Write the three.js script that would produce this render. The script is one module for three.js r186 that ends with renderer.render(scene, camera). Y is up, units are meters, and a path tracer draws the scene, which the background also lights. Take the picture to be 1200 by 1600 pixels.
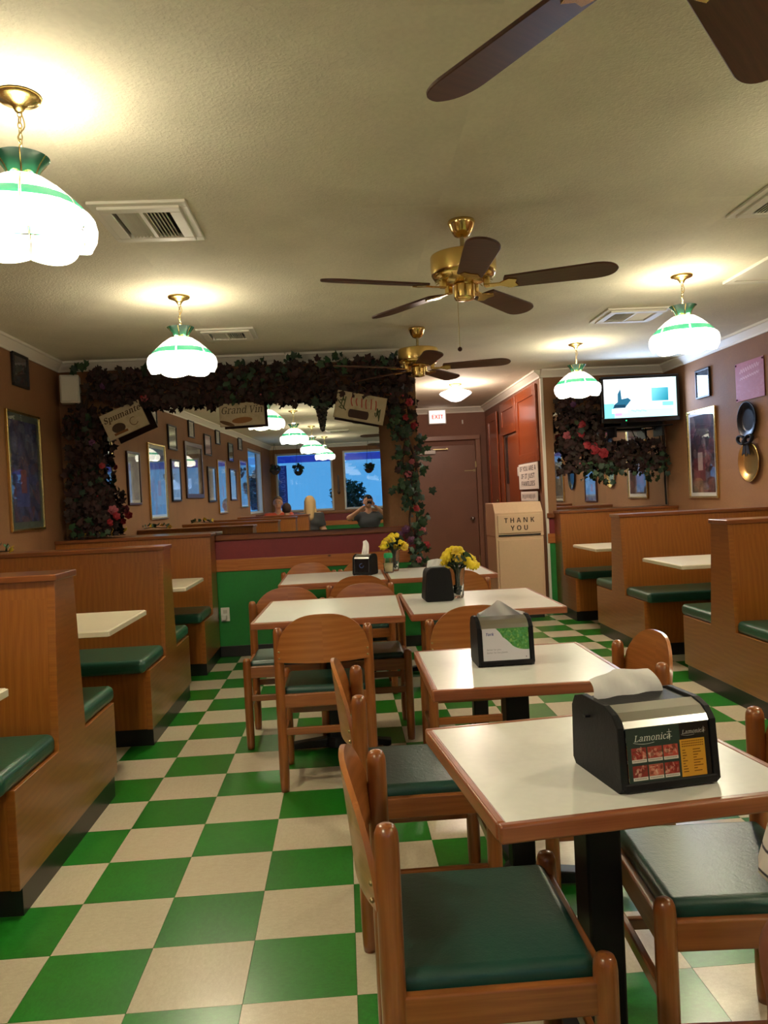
import * as THREE from 'three';
import { RoundedBoxGeometry } from 'three/addons/geometries/RoundedBoxGeometry.js';
import { mergeGeometries, toCreasedNormals } from 'three/addons/utils/BufferGeometryUtils.js';
import { RectAreaLightUniformsLib } from 'three/addons/lights/RectAreaLightUniformsLib.js';

// ---------------------------------------------------------------- camera, sky, exposure
const scene = new THREE.Scene();
const camera = new THREE.PerspectiveCamera(65.76, 0.75, 0.05, 200);
camera.rotation.order = 'YXZ';
camera.position.set(0.937, 1.3228, 2.094);
camera.rotation.set(-0.0184, -0.0527, -0.048);
scene.add(camera);
const renderer = new THREE.WebGLRenderer({ antialias: true });
renderer.toneMapping = THREE.LinearToneMapping;
renderer.toneMappingExposure = 0.86;
renderer.shadowMap.enabled = true;
RectAreaLightUniformsLib.init();
scene.background = new THREE.Color().setRGB(0.12, 0.49, 1.05);      // dusk sky seen through the back windows
const LAMP_COLOR = new THREE.Color().setRGB(1, 0.84, 0.62);
const LAMP_DOWN = 4.2, LAMP_UP = 2.1, SHADE_GLOW = 2.6;

// ---------------------------------------------------------------- helpers
function rng(seed) { let s = seed >>> 0; return () => { s = (s + 0x6d2b79f5) | 0; let t = Math.imul(s ^ (s >>> 15), 1 | s); t = (t + Math.imul(t ^ (t >>> 7), 61 | t)) ^ t; return ((t ^ (t >>> 14)) >>> 0) / 4294967296; }; }
const RND = rng(77);
const V = (x, y, z) => new THREE.Vector3(x, y, z);
const lin = (r, g, b) => new THREE.Color().setRGB(r, g, b);
const taken = new Map();
function numbered(name) { const n = taken.get(name) || 0; taken.set(name, n + 1); return n ? `${name}_${String(n).padStart(3, '0')}` : name; }
function shade(o) { o.traverse((c) => { if (c.isMesh) { c.castShadow = true; c.receiveShadow = true; } }); return o; }
function thing(name, label, category, pos = [0, 0, 0], turn = 0, group) {
  const o = new THREE.Group(); o.name = numbered(name); o.position.set(...pos); o.rotation.y = turn;
  o.userData = { label, category }; if (group) o.userData.group = group; scene.add(o); return o;
}
function part(parent, name, geo, material, label) {
  const m = new THREE.Mesh(geo, material); m.name = name; m.castShadow = m.receiveShadow = true;
  if (label) m.userData.label = label; parent.add(m); return m;
}
function single(name, geo, material, label, category, group) {
  const m = new THREE.Mesh(geo, material); m.name = numbered(name); m.castShadow = m.receiveShadow = true;
  m.userData = { label, category }; if (group) m.userData.group = group; scene.add(m); return m;
}
function structure(name, geo, material, label, category) {
  const m = new THREE.Mesh(geo, material); m.name = name; m.castShadow = m.receiveShadow = true;
  m.userData = { kind: 'structure', label, category }; scene.add(m); return m;
}
function copyOf(root, label, pos, turn = 0) {
  const c = root.clone(); c.name = numbered(root.name.replace(/_\d{3}$/, '')); c.userData = { ...root.userData, label };
  c.position.set(...pos); c.rotation.y = turn; scene.add(c); return c;
}
// box uv in metres; grain: axis along which u runs
function uvm(geo, grain = 'x', off = 0) {
  const g = geo.index ? geo.toNonIndexed() : geo;
  const p = g.attributes.position, n = g.attributes.normal, uv = new Float32Array(p.count * 2);
  for (let i = 0; i < p.count; i++) {
    const a = { x: p.getX(i), y: p.getY(i), z: p.getZ(i) }, f = { x: Math.abs(n.getX(i)), y: Math.abs(n.getY(i)), z: Math.abs(n.getZ(i)) };
    const ax = f.x > f.y && f.x > f.z ? 'x' : f.y > f.z ? 'y' : 'z';
    const others = ['x', 'y', 'z'].filter((k) => k !== ax);
    let u = others.includes(grain) ? grain : others[0]; const v = others.find((k) => k !== u);
    uv[i * 2] = a[u] + off; uv[i * 2 + 1] = a[v] + off * 1.7;
  }
  g.setAttribute('uv', new THREE.BufferAttribute(uv, 2)); return g;
}
const T = (g, x = 0, y = 0, z = 0) => g.translate(x, y, z);
function box(w, h, d, x = 0, y = 0, z = 0, grain = 'x') { return uvm(T(new THREE.BoxGeometry(w, h, d), x, y, z), grain, x * 3.1 + z * 1.3); }
function rbox(w, h, d, r, x = 0, y = 0, z = 0, grain = 'x', seg = 2) { return uvm(T(new RoundedBoxGeometry(w, h, d, seg, Math.min(r, w / 2.01, h / 2.01, d / 2.01)), x, y, z), grain, x * 3.1 + z * 1.3); }
function cyl(r1, r2, h, x = 0, y = 0, z = 0, seg = 20) { return T(new THREE.CylinderGeometry(r1, r2, h, seg), x, y, z); }
function sph(r, x = 0, y = 0, z = 0, a = 14, b = 10) { return T(new THREE.SphereGeometry(r, a, b), x, y, z); }
function lathe(pts, seg = 28) { return new THREE.LatheGeometry(pts.map((p) => new THREE.Vector2(p[0], p[1])), seg); }
function tube(pts, r, n = 24, s = 8) { return new THREE.TubeGeometry(new THREE.CatmullRomCurve3(pts.map((p) => V(...p))), n, r, s); }
function merge(list) { const l = list.map((g) => { const h = g.index ? g.toNonIndexed() : g; for (const k of Object.keys(h.attributes)) if (!['position', 'normal', 'uv'].includes(k)) h.deleteAttribute(k); return h; }); return mergeGeometries(l); }
function extr(pts, depth, bevel = 0, holes = []) {
  const s = new THREE.Shape(pts.map((p) => new THREE.Vector2(p[0], p[1])));
  for (const h of holes) s.holes.push(new THREE.Path(h.map((p) => new THREE.Vector2(p[0], p[1]))));
  return new THREE.ExtrudeGeometry(s, { depth, bevelEnabled: bevel > 0, bevelSize: bevel, bevelThickness: bevel, bevelSegments: 2, curveSegments: 8 });
}
const rect = (x0, y0, x1, y1) => [[x0, y0], [x1, y0], [x1, y1], [x0, y1]];

// ---------------------------------------------------------------- textures
function valueNoise(seed, n) { const r = rng(seed), g = new Float32Array(n * n); for (let i = 0; i < g.length; i++) g[i] = r(); return (x, y) => { const xi = Math.floor(x), yi = Math.floor(y), fx = x - xi, fy = y - yi; const sx = fx * fx * (3 - 2 * fx), sy = fy * fy * (3 - 2 * fy); const at = (a, b) => g[((b % n + n) % n) * n + ((a % n + n) % n)]; const l = (a, b, t) => a + (b - a) * t; return l(l(at(xi, yi), at(xi + 1, yi), sx), l(at(xi, yi + 1), at(xi + 1, yi + 1), sx), sy); }; }
function dataTex(n, m, fn, srgb = true, rep = 1, repY = rep) {
  const d = new Uint8Array(n * m * 4);
  for (let y = 0; y < m; y++) for (let x = 0; x < n; x++) { const c = fn(x / n, y / m, x, y), i = (y * n + x) * 4; for (let k = 0; k < 3; k++) d[i + k] = Math.max(0, Math.min(255, (Array.isArray(c) ? c[k] : c) * 255)); d[i + 3] = 255; }
  const t = new THREE.DataTexture(d, n, m); t.wrapS = t.wrapT = THREE.RepeatWrapping; t.magFilter = THREE.LinearFilter; t.minFilter = THREE.LinearFilter;
  if (srgb) t.colorSpace = THREE.SRGBColorSpace; t.repeat.set(rep, repY); t.needsUpdate = true; return t;
}
function canvasTex(w, h, draw) {
  const c = document.createElement('canvas'); c.width = w; c.height = h; const x = c.getContext('2d'); draw(x, w, h);
  const t = new THREE.CanvasTexture(c); t.colorSpace = THREE.SRGBColorSpace; return t;
}
const tint = (c, f) => c.map((v) => v * f);
function woodTex(seed, c1, c2, knots = 0) {
  const nA = valueNoise(seed, 64), nB = valueNoise(seed + 1, 128), nC = valueNoise(seed + 2, 256), r = rng(seed + 5);
  const K = Array.from({ length: knots }, () => [r(), r(), 0.012 + r() * 0.012]);
  return dataTex(512, 256, (u, v) => {
    const warp = nA(u * 4, v * 8) * 1.6; const ring = 0.5 + 0.5 * Math.sin((v * 16 + warp) * 6.283 * 1.0);
    const fine = nC(u * 16, v * 256), pore = nB(u * 8, v * 128);
    let t = 0.35 * ring + 0.35 * fine + 0.3 * pore;
    let c = [0, 1, 2].map((k) => c1[k] + (c2[k] - c1[k]) * t);
    for (const [a, b, s] of K) { const d = Math.hypot((u - a) * 1.0, (v - b) * 0.7); if (d < s) c = c.map((q) => q * (0.35 + 0.65 * (d / s))); }
    return c;
  }, true, 1, 2);
}
const speckN = valueNoise(9, 256), speckM = valueNoise(10, 64);
function vctTex(base, chip, seed) {
  const a = valueNoise(seed, 256), b = valueNoise(seed + 1, 128), r = rng(seed + 3);
  return dataTex(256, 256, (u, v) => { const n = a(u * 128, v * 128), m = b(u * 24, v * 48); const k = 0.62 * (n > 0.72 ? 1 : n > 0.3 ? 0.35 : 0) * 0.6 + 0.4 * m + (r() - 0.5) * 0.18; return [0, 1, 2].map((i) => base[i] + (chip[i] - base[i]) * Math.max(0, Math.min(1, k))); });
}
const bumpFine = dataTex(256, 256, (u, v) => 0.5 * speckN(u * 128, v * 128) + 0.5 * speckM(u * 32, v * 32), false, 3);
const bumpCeil = dataTex(512, 512, (u, v) => { const n = valueNoiseCeil(u * 64, v * 64) * 0.6 + valueNoiseCeil2(u * 128, v * 128) * 0.4; return Math.min(1, Math.max(0, (n - 0.35) * 1.9)); }, false, 2.0);
function valueNoiseCeil(x, y) { return (valueNoiseCeil.f ||= valueNoise(31, 64))(x, y); }
function valueNoiseCeil2(x, y) { return (valueNoiseCeil2.f ||= valueNoise(32, 128))(x, y); }
const plasterTex = (seed, c, amp = 0.07) => { const a = valueNoise(seed, 32), b = valueNoise(seed + 1, 128); return dataTex(256, 256, (u, v) => { const k = 1 + (a(u * 8, v * 8) - 0.5) * amp + (b(u * 128, v * 128) - 0.5) * amp * 0.7; return c.map((q) => q * k); }, true, 0.7); };

// ---------------------------------------------------------------- materials
const S = (o) => new THREE.MeshStandardMaterial(o);
const P = (o) => new THREE.MeshPhysicalMaterial(o);
const M = {
  ceiling: S({ map: plasterTex(41, [0.84, 0.82, 0.735], 0.05), roughness: 0.9, bumpMap: bumpCeil, bumpScale: 0.0009 }),
  wall: S({ map: plasterTex(43, [0.535, 0.375, 0.245], 0.05), roughness: 0.75, bumpMap: bumpFine, bumpScale: 0.001 }),
  hallWall: S({ map: plasterTex(45, [0.52, 0.36, 0.29], 0.05), roughness: 0.75, bumpMap: bumpFine, bumpScale: 0.001 }),
  green: S({ map: plasterTex(47, [0.07, 0.44, 0.16], 0.08), roughness: 0.5 }),
  burgundy: S({ map: plasterTex(49, [0.46, 0.13, 0.15], 0.08), roughness: 0.5 }),
  crown: S({ color: lin(0.74, 0.70, 0.60), roughness: 0.5 }),
  pine: P({ map: woodTex(101, [0.60, 0.33, 0.13], [0.74, 0.46, 0.22], 5), roughness: 0.35, clearcoat: 0.4, clearcoatRoughness: 0.2 }),
  chair: P({ map: woodTex(111, [0.50, 0.275, 0.115], [0.62, 0.37, 0.175]), roughness: 0.32, clearcoat: 0.5, clearcoatRoughness: 0.18 }),
  panel: P({ map: woodTex(115, [0.60, 0.35, 0.16], [0.72, 0.45, 0.24]), roughness: 0.3, clearcoat: 0.5, clearcoatRoughness: 0.18 }),
  edge: P({ map: woodTex(121, [0.50, 0.27, 0.15], [0.64, 0.38, 0.23]), roughness: 0.35, clearcoat: 0.4, clearcoatRoughness: 0.2 }),
  booth: P({ map: woodTex(131, [0.495, 0.275, 0.085], [0.60, 0.36, 0.135]), roughness: 0.32, clearcoat: 0.5, clearcoatRoughness: 0.2 }),
  boothCap: P({ map: woodTex(135, [0.43, 0.23, 0.10], [0.52, 0.29, 0.14]), roughness: 0.3, clearcoat: 0.6, clearcoatRoughness: 0.15 }),
  cabinet: P({ map: woodTex(141, [0.50, 0.21, 0.075], [0.62, 0.30, 0.12]), roughness: 0.3, clearcoat: 0.5, clearcoatRoughness: 0.15 }),
  doorPaint: S({ map: plasterTex(53, [0.50, 0.34, 0.26], 0.04), roughness: 0.4 }),
  doorTrim: S({ map: plasterTex(55, [0.54, 0.37, 0.28], 0.04), roughness: 0.4 }),
  laminate: P({ map: plasterTex(57, [0.925, 0.925, 0.895], 0.03), roughness: 0.28, clearcoat: 0.3, clearcoatRoughness: 0.12 }),
  cream: P({ map: plasterTex(59, [0.88, 0.84, 0.74], 0.03), roughness: 0.3 }),
  vinyl: P({ color: lin(0.008, 0.050, 0.037), roughness: 0.36, bumpMap: bumpFine, bumpScale: 0.0006, clearcoat: 0.25, clearcoatRoughness: 0.3 }),
  boothVinyl: P({ color: lin(0.009, 0.070, 0.043), roughness: 0.36, bumpMap: bumpFine, bumpScale: 0.0006, clearcoat: 0.25, clearcoatRoughness: 0.3 }),
  black: P({ color: lin(0.008, 0.008, 0.009), roughness: 0.42, specularIntensity: 0.5 }),
  kick: S({ color: lin(0.008, 0.008, 0.008), roughness: 0.35 }),
  plastic: P({ color: lin(0.008, 0.008, 0.009), specularIntensity: 0.3, roughness: 0.5, bumpMap: bumpFine, bumpScale: 0.0003 }),
  darkGlossy: S({ color: lin(0.006, 0.006, 0.007), roughness: 0.16 }),
  steel: S({ color: lin(0.60, 0.59, 0.57), roughness: 0.28, metalness: 1 }),
  brass: S({ color: lin(0.78, 0.55, 0.20), roughness: 0.2, metalness: 1 }),
  antique: S({ color: lin(0.42, 0.33, 0.16), roughness: 0.3, metalness: 1 }),
  gold: S({ color: lin(0.83, 0.60, 0.22), roughness: 0.25, metalness: 1 }),
  chrome: S({ color: lin(0.75, 0.75, 0.75), roughness: 0.12, metalness: 1 }),
  walnut: P({ map: woodTex(151, [0.26, 0.13, 0.09], [0.36, 0.20, 0.14]), roughness: 0.4 }),
  blackFrame: S({ color: lin(0.012, 0.010, 0.010), roughness: 0.4 }),
  brownFrame: P({ map: woodTex(155, [0.22, 0.12, 0.08], [0.32, 0.18, 0.11]), roughness: 0.35 }),
  paper: S({ color: lin(0.82, 0.81, 0.79), roughness: 0.9, side: THREE.DoubleSide }),
  white: S({ color: lin(0.72, 0.70, 0.66), roughness: 0.5 }),
  speaker: S({ color: lin(0.62, 0.60, 0.52), roughness: 0.6 }),
  dark: S({ color: lin(0.01, 0.01, 0.01), roughness: 0.8 }),
  mirror: S({ color: lin(0.86, 0.88, 0.87), roughness: 0.0, metalness: 1 }),
  pane: P({ color: 0xffffff, roughness: 0.02, transmission: 1, thickness: 0, ior: 1.45 }),
  glass: P({ color: lin(0.95, 0.97, 0.96), roughness: 0.03, transmission: 1, thickness: 0.004, ior: 1.45 }),
  binBody: S({ map: plasterTex(61, [0.80, 0.67, 0.55], 0.03), roughness: 0.55 }),
  text: S({ color: lin(0.03, 0.02, 0.02), roughness: 0.6 }),
  duct: S({ color: lin(0.30, 0.30, 0.29), roughness: 0.6 }),
  vent: S({ color: lin(0.70, 0.68, 0.58), roughness: 0.5 }),
  leaf: S({ color: lin(0.024, 0.062, 0.022), roughness: 0.6, side: THREE.DoubleSide }),
  leafDark: S({ color: lin(0.012, 0.034, 0.016), roughness: 0.6, side: THREE.DoubleSide }),
  leafDry: S({ color: lin(0.038, 0.013, 0.012), roughness: 0.8, side: THREE.DoubleSide }),
  leafBrown: S({ color: lin(0.028, 0.016, 0.012), roughness: 0.8, side: THREE.DoubleSide }),
  vine: S({ color: lin(0.06, 0.032, 0.018), roughness: 0.9 }),
  red: S({ color: lin(0.30, 0.012, 0.022), roughness: 0.6, side: THREE.DoubleSide }),
  pink: S({ color: lin(0.34, 0.07, 0.09), roughness: 0.6, side: THREE.DoubleSide }),
  purple: S({ color: lin(0.10, 0.025, 0.09), roughness: 0.6, side: THREE.DoubleSide }),
  yellow: S({ color: lin(0.80, 0.60, 0.02), roughness: 0.7, side: THREE.DoubleSide }),
  mustard: S({ color: lin(0.55, 0.36, 0.02), roughness: 0.7, side: THREE.DoubleSide }),
  grape: S({ color: lin(0.03, 0.022, 0.02), roughness: 0.3 }),
  shadeWhite: S({ color: lin(0.85, 0.82, 0.74), roughness: 0.3, emissive: lin(1, 0.93, 0.80), emissiveIntensity: SHADE_GLOW, side: THREE.DoubleSide }),
  shadeGreen: S({ color: lin(0.05, 0.5, 0.25), roughness: 0.25, emissive: lin(0.06, 0.72, 0.38), emissiveIntensity: 0.75, side: THREE.DoubleSide }),
  crownGreen: P({ color: lin(0.008, 0.055, 0.028), roughness: 0.25, side: THREE.DoubleSide }),
  hallGlass: S({ color: lin(0.9, 0.88, 0.85), roughness: 0.3, emissive: lin(1, 0.90, 0.84), emissiveIntensity: 3 }),
};

// ---------------------------------------------------------------- room shell
const H = 2.61, XL = -1.44, XR = 4.48, ZM = -4.86, ZF = -6.33, ZH = -9.65, ZB = 6.45, XH0 = 1.63, XH1 = 3.13, TH = 0.15;
// floor: slab with vinyl tiles laid on it, each tile a piece
const floor = structure('floor', T(new THREE.BoxGeometry(XR - XL + 0.3, 0.1, ZB - ZH + 0.3), (XL + XR) / 2, -0.054, (ZB + ZH) / 2), S({ color: lin(0.10, 0.085, 0.06), roughness: 0.8 }), 'green and cream checkered vinyl tile floor of the dining room', 'floor');
{
  const s = 0.3048, greens = [], creams = [];
  const gm = [0, 1, 2].map((i) => P({ map: vctTex([0.08, 0.39 + i * 0.012, 0.09], [0.17, 0.52, 0.17], 201 + i * 7), roughness: 0.30, clearcoat: 0.25, clearcoatRoughness: 0.22 }));
  const cm = [0, 1, 2].map((i) => P({ map: vctTex([0.75 + i * 0.008, 0.70, 0.595], [0.84, 0.80, 0.71], 231 + i * 7), roughness: 0.30, clearcoat: 0.25, clearcoatRoughness: 0.22 }));
  const tile = new THREE.BoxGeometry(s - 0.0012, 0.004, s - 0.0012);
  const all = [];
  for (let c = -5; c <= 14; c++) for (let r = -22; r <= 31; r++) {
    const x = (c + 0.5) * s, z = -(r + 0.5) * s;
    if (x < XL - 0.16 || x > XR + 0.16 || z > ZB || z < ZH) continue;
    if (z < ZM && x < XH0 - 0.1) continue; if (z < ZF && x > XH1 + 0.1) continue;
    const d = Math.hypot(x - 0.937, z - 2.094), off = Math.abs(Math.atan2(x - 0.937, 2.094 - z) - 0.05);
    const seen = z < 0.65 && off < 0.5 && !(x < -0.25) && !(x > 3.35);
    all.push({ x, z, g: (c + r) % 2 === 0, key: seen ? d : 100 + d });
  }
  all.sort((a, b) => a.key - b.key);
  const rest = { g: [], c: [] };
  all.forEach((t, i) => {
    if (i < 300) { const m = part(floor, i ? `tile_${String(i).padStart(3, '0')}` : 'tile', tile, (t.g ? gm : cm)[Math.floor(RND() * 3)]); m.position.set(t.x, -0.002, t.z); m.rotation.y = Math.floor(RND() * 4) * Math.PI / 2; }
    else rest[t.g ? 'g' : 'c'].push(T(tile.clone(), t.x, -0.002, t.z));
  });
  const both = mergeGeometries([mergeGeometries(rest.g), mergeGeometries(rest.c)], true);
  const m = part(floor, 'tile_field', both, [gm[0], cm[0]]); m.userData.kind = 'stuff';
}
const VENTS = [[-0.02, 0.30, -1.72, -1.32], [-0.02, 0.31, -4.08, -3.78], [2.97, 3.36, -3.95, -3.60], [2.91, 3.30, -1.64, -1.28], [0.2, 0.55, 3.0, 3.35]];   // duct openings x0, x1, z0, z1
const ceilingGeo = extr(rect(XL - 0.2, -ZB - 0.2, XR + 0.2, -ZH + 0.2), 0.12, 0, VENTS.map(([a, b, c, d]) => rect(a + 0.02, -d + 0.02, b - 0.02, -c - 0.02))); ceilingGeo.rotateX(-Math.PI / 2).translate(0, H, 0);
structure('ceiling', uvm(ceilingGeo), M.ceiling, 'cream textured plaster ceiling', 'ceiling');
function wallX(name, x, z0, z1, out, holes, label, m = M.wall) {   // wall in the yz plane
  const g = extr(rect(0, -0.05, z1 - z0, H + 0.02), TH, 0, holes.map(([a, b, y0, y1]) => rect(a - z0, y0, b - z0, y1)));
  g.rotateY(-Math.PI / 2); g.translate(out > 0 ? x + TH : x, 0, z0); return structure(name, uvm(g), m, label, 'wall');
}
function wallZ(name, z, x0, x1, out, holes, label, m = M.wall) {
  const g = extr(rect(x0, -0.05, x1, H + 0.02), TH, 0, holes.map(([a, b, y0, y1]) => rect(a, y0, b, y1)));
  g.translate(0, 0, out > 0 ? z : z - TH); return structure(name, uvm(g), m, label, 'wall');
}
const LWIN = [3.75, 5.35, 1.12, 2.42], BWINS = [[-1.33, -0.02], [0.22, 1.53], [1.77, 3.08], [3.20, 4.36]].map(([a, b]) => [a, b, 1.09, 2.43]);
wallX('wall_left', XL, ZM - TH, ZB + TH, -1, [LWIN], 'tan painted wall behind the left row of booths');
wallX('wall_right', XR, ZF - TH, ZB + TH, 1, [], 'tan painted wall behind the booths below the television');
wallZ('wall_front', ZM, XL, XH0, -1, [], 'tan wall carrying the wide mirror with garland');
wallZ('wall_far', ZF, XH1, XR, -1, [], 'tan wall behind the television and last booth');
wallX('wall_hall_left', XH0, ZH - TH, ZM - TH, -1, [], 'brown wall of the back hallway beside the mirror', M.hallWall);
wallX('wall_hall_right', XH1, ZH - TH, ZF - TH, 1, [], 'brown hallway wall carrying the orange cabinets', M.hallWall);
wallZ('wall_hall_end', ZH, XH0 - TH, XH1 + TH, -1, [], 'mauve brown end wall of the hallway around the exit door', M.hallWall);
wallZ('wall_back', ZB, XL, XR, 1, BWINS, 'tan wall with large dusk-blue windows seen in the mirror');
// crown moulding
const crownProfile = [[0, 0], [0.012, 0], [0.016, 0.018], [0.036, 0.04], [0.058, 0.062], [0.07, 0.066], [0.07, 0.085], [0, 0.085]];
function crown(name, ax, bx, face, label) {   // straight run from a to b; face: direction away from the wall
  const a = V(...ax), b = V(...bx), L = a.distanceTo(b), g = extr(crownProfile, L);
  const ez = b.clone().sub(a).normalize(), ex = V(...face), ey = V(0, 1, 0);
  const flip = new THREE.Vector3().crossVectors(ex, ey).dot(ez) < 0; const m = new THREE.Matrix4();
  if (flip) m.makeBasis(ex, ey, ez.clone().negate()).setPosition(b.x, H - 0.085, b.z); else m.makeBasis(ex, ey, ez).setPosition(a.x, H - 0.085, a.z);
  g.applyMatrix4(m); structure(name, uvm(g), M.crown, label, 'moulding');
}
crown('trim_1', [XL, 0, ZM], [XL, 0, ZB], [1, 0, 0], 'cream crown moulding along the left wall');
crown('trim_2', [XL, 0, ZM], [XH0, 0, ZM], [0, 0, 1], 'cream crown moulding above the wide mirror');
crown('trim_3', [XR, 0, ZF], [XR, 0, ZB], [-1, 0, 0], 'cream crown moulding along the right wall');
crown('trim_4', [XH1, 0, ZF], [XR, 0, ZF], [0, 0, 1], 'cream crown moulding above the television');
crown('trim_5', [XH1, 0, ZH], [XH1, 0, ZF], [-1, 0, 0], 'cream crown moulding above the hallway cabinets');
crown('trim_6', [XH0, 0, ZH], [XH1, 0, ZH], [0, 0, 1], 'cream crown moulding at the end of the hallway');
crown('trim_7', [XL, 0, ZB], [XR, 0, ZB], [0, 0, -1], 'cream crown moulding above the back windows');
crown('trim_8', [XH0, 0, ZH], [XH0, 0, ZM], [1, 0, 0], 'cream crown moulding along the left side of the hallway');
// wainscot bands: green panel, knotty pine board, burgundy band, cap rail, black cove base
let trimNo = 9;
function wainscot(z, x0, x1, dir, where) {
  const w = x1 - x0, cx = (x0 + x1) / 2, q = (d) => z + dir * d / 2;
  structure(`trim_${trimNo++}`, box(w, 0.66, 0.012, cx, 0.42, q(0.012)), M.green, `green wainscot panel ${where}`, 'wainscot');
  structure(`trim_${trimNo++}`, rbox(w, 0.105, 0.022, 0.004, cx, 0.797, q(0.022)), M.pine, `knotty pine board ${where}`, 'wainscot');
  structure(`trim_${trimNo++}`, box(w, 0.165, 0.010, cx, 0.932, q(0.010)), M.burgundy, `burgundy painted band ${where}`, 'wainscot');
  structure(`trim_${trimNo++}`, rbox(w, 0.055, 0.035, 0.008, cx, 1.042, q(0.035)), M.boothCap, `stained wood cap rail ${where}`, 'rail');
  structure(`baseboard_${trimNo}`, rbox(w, 0.095, 0.016, 0.004, cx, 0.0475, q(0.016)), M.kick, `black vinyl cove base ${where}`, 'baseboard');
}
wainscot(ZM, XL, XH0, 1, 'below the wide mirror');
wainscot(ZF, XH1, XR, 1, 'beside the thank-you bin');
wainscot(ZB, XL, XR, -1, 'below the back windows');
// white corner bead at the hallway opening
structure('trim_30', rbox(0.03, H - 0.09, 0.03, 0.004, XH1 + 0.005, (H - 0.09) / 2, ZF + 0.004), M.crown, 'pale corner strip beside the hallway cabinets', 'trim');

// windows: frames, panes, lettered band
const bandTex = canvasTex(128, 1024, (x, w, h) => { x.fillStyle = '#4a6fb0'; x.fillRect(0, 0, w, h); x.strokeStyle = '#c6dcf6'; x.lineWidth = 9; for (let i = 0; i < 9; i++) { const y = 50 + i * 108; x.beginPath(); x.arc(64, y, 28, (i % 4) * 0.8, 4.4 + (i % 3) * 0.6); x.stroke(); x.beginPath(); x.moveTo(34, y + 34); x.lineTo(96, y + 46 - (i % 2) * 30); x.stroke(); } });
const bandMat = P({ map: bandTex, roughness: 0.4, transmission: 0.85, thickness: 0 });
const topBandMat = P({ color: lin(0.12, 0.30, 0.75), roughness: 0.35, transmission: 1, thickness: 0 });
const winFrameMat = S({ color: lin(0.55, 0.55, 0.54), roughness: 0.4, metalness: 0.3 });
function windowZ(n, [x0, x1, y0, y1], z, label) {
  const g = new THREE.Group(); g.name = `window_${n}`; g.userData = { kind: 'structure', label, category: 'window' }; scene.add(g);
  const fw = 0.045;
  const bars = [[x1 - x0, fw, (x0 + x1) / 2, y0 + fw / 2], [x1 - x0, fw, (x0 + x1) / 2, y1 - fw / 2]].map(([w, h, x, y]) => rbox(w, h, 0.07, 0.006, x, y, z + 0.06));
  const sides = [x0 + fw / 2, x1 - fw / 2].map((x) => rbox(fw, y1 - y0 - 2 * fw, 0.07, 0.006, x, (y0 + y1) / 2, z + 0.06, 'y'));
  part(g, 'window_frame', merge([...bars, ...sides]), winFrameMat);
  part(g, 'pane', new THREE.BoxGeometry(x1 - x0 - 0.08, y1 - y0 - 0.08, 0.006).translate((x0 + x1) / 2, (y0 + y1) / 2, z + 0.075), M.pane);
  part(g, 'top_band', new THREE.BoxGeometry(x1 - x0 - 0.1, 0.16, 0.003).translate((x0 + x1) / 2, y1 - 0.135, z + 0.083), topBandMat, 'dark blue painted band across the top of the pane');
  return g;
}
BWINS.forEach((w, i) => {
  const g = windowZ(i + 1, w, ZB, ['large back window beside the corner with a lettered blue side band', 'large back window behind the photographer in the mirror', 'large back window next to the middle of the back wall', 'large back window nearest the right wall'][i]);
  if (i === 0) part(g, 'lettered_band', new THREE.BoxGeometry(0.19, 0.98, 0.003).translate(w[0] + 0.15, 1.67, ZB + 0.083), bandMat, 'dark blue vertical band with pale lettering');
});
{
  const g = new THREE.Group(); g.name = 'window_5'; g.userData = { kind: 'structure', label: 'side window in the left wall near the back corner', category: 'window' }; scene.add(g);
  const [z0, z1, y0, y1] = LWIN, x = XL - 0.06;
  part(g, 'window_frame', merge([rbox(0.07, 0.045, z1 - z0, 0.006, x, y0 + 0.022, (z0 + z1) / 2, 'z'), rbox(0.07, 0.045, z1 - z0, 0.006, x, y1 - 0.022, (z0 + z1) / 2, 'z'), rbox(0.07, y1 - y0 - 0.09, 0.045, 0.006, x, (y0 + y1) / 2, z0 + 0.022, 'y'), rbox(0.07, y1 - y0 - 0.09, 0.045, 0.006, x, (y0 + y1) / 2, z1 - 0.022, 'y')]), winFrameMat);
  part(g, 'pane', new THREE.BoxGeometry(0.006, y1 - y0 - 0.08, z1 - z0 - 0.08).translate(x - 0.015, (y0 + y1) / 2, (z0 + z1) / 2), M.pane);
}

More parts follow.
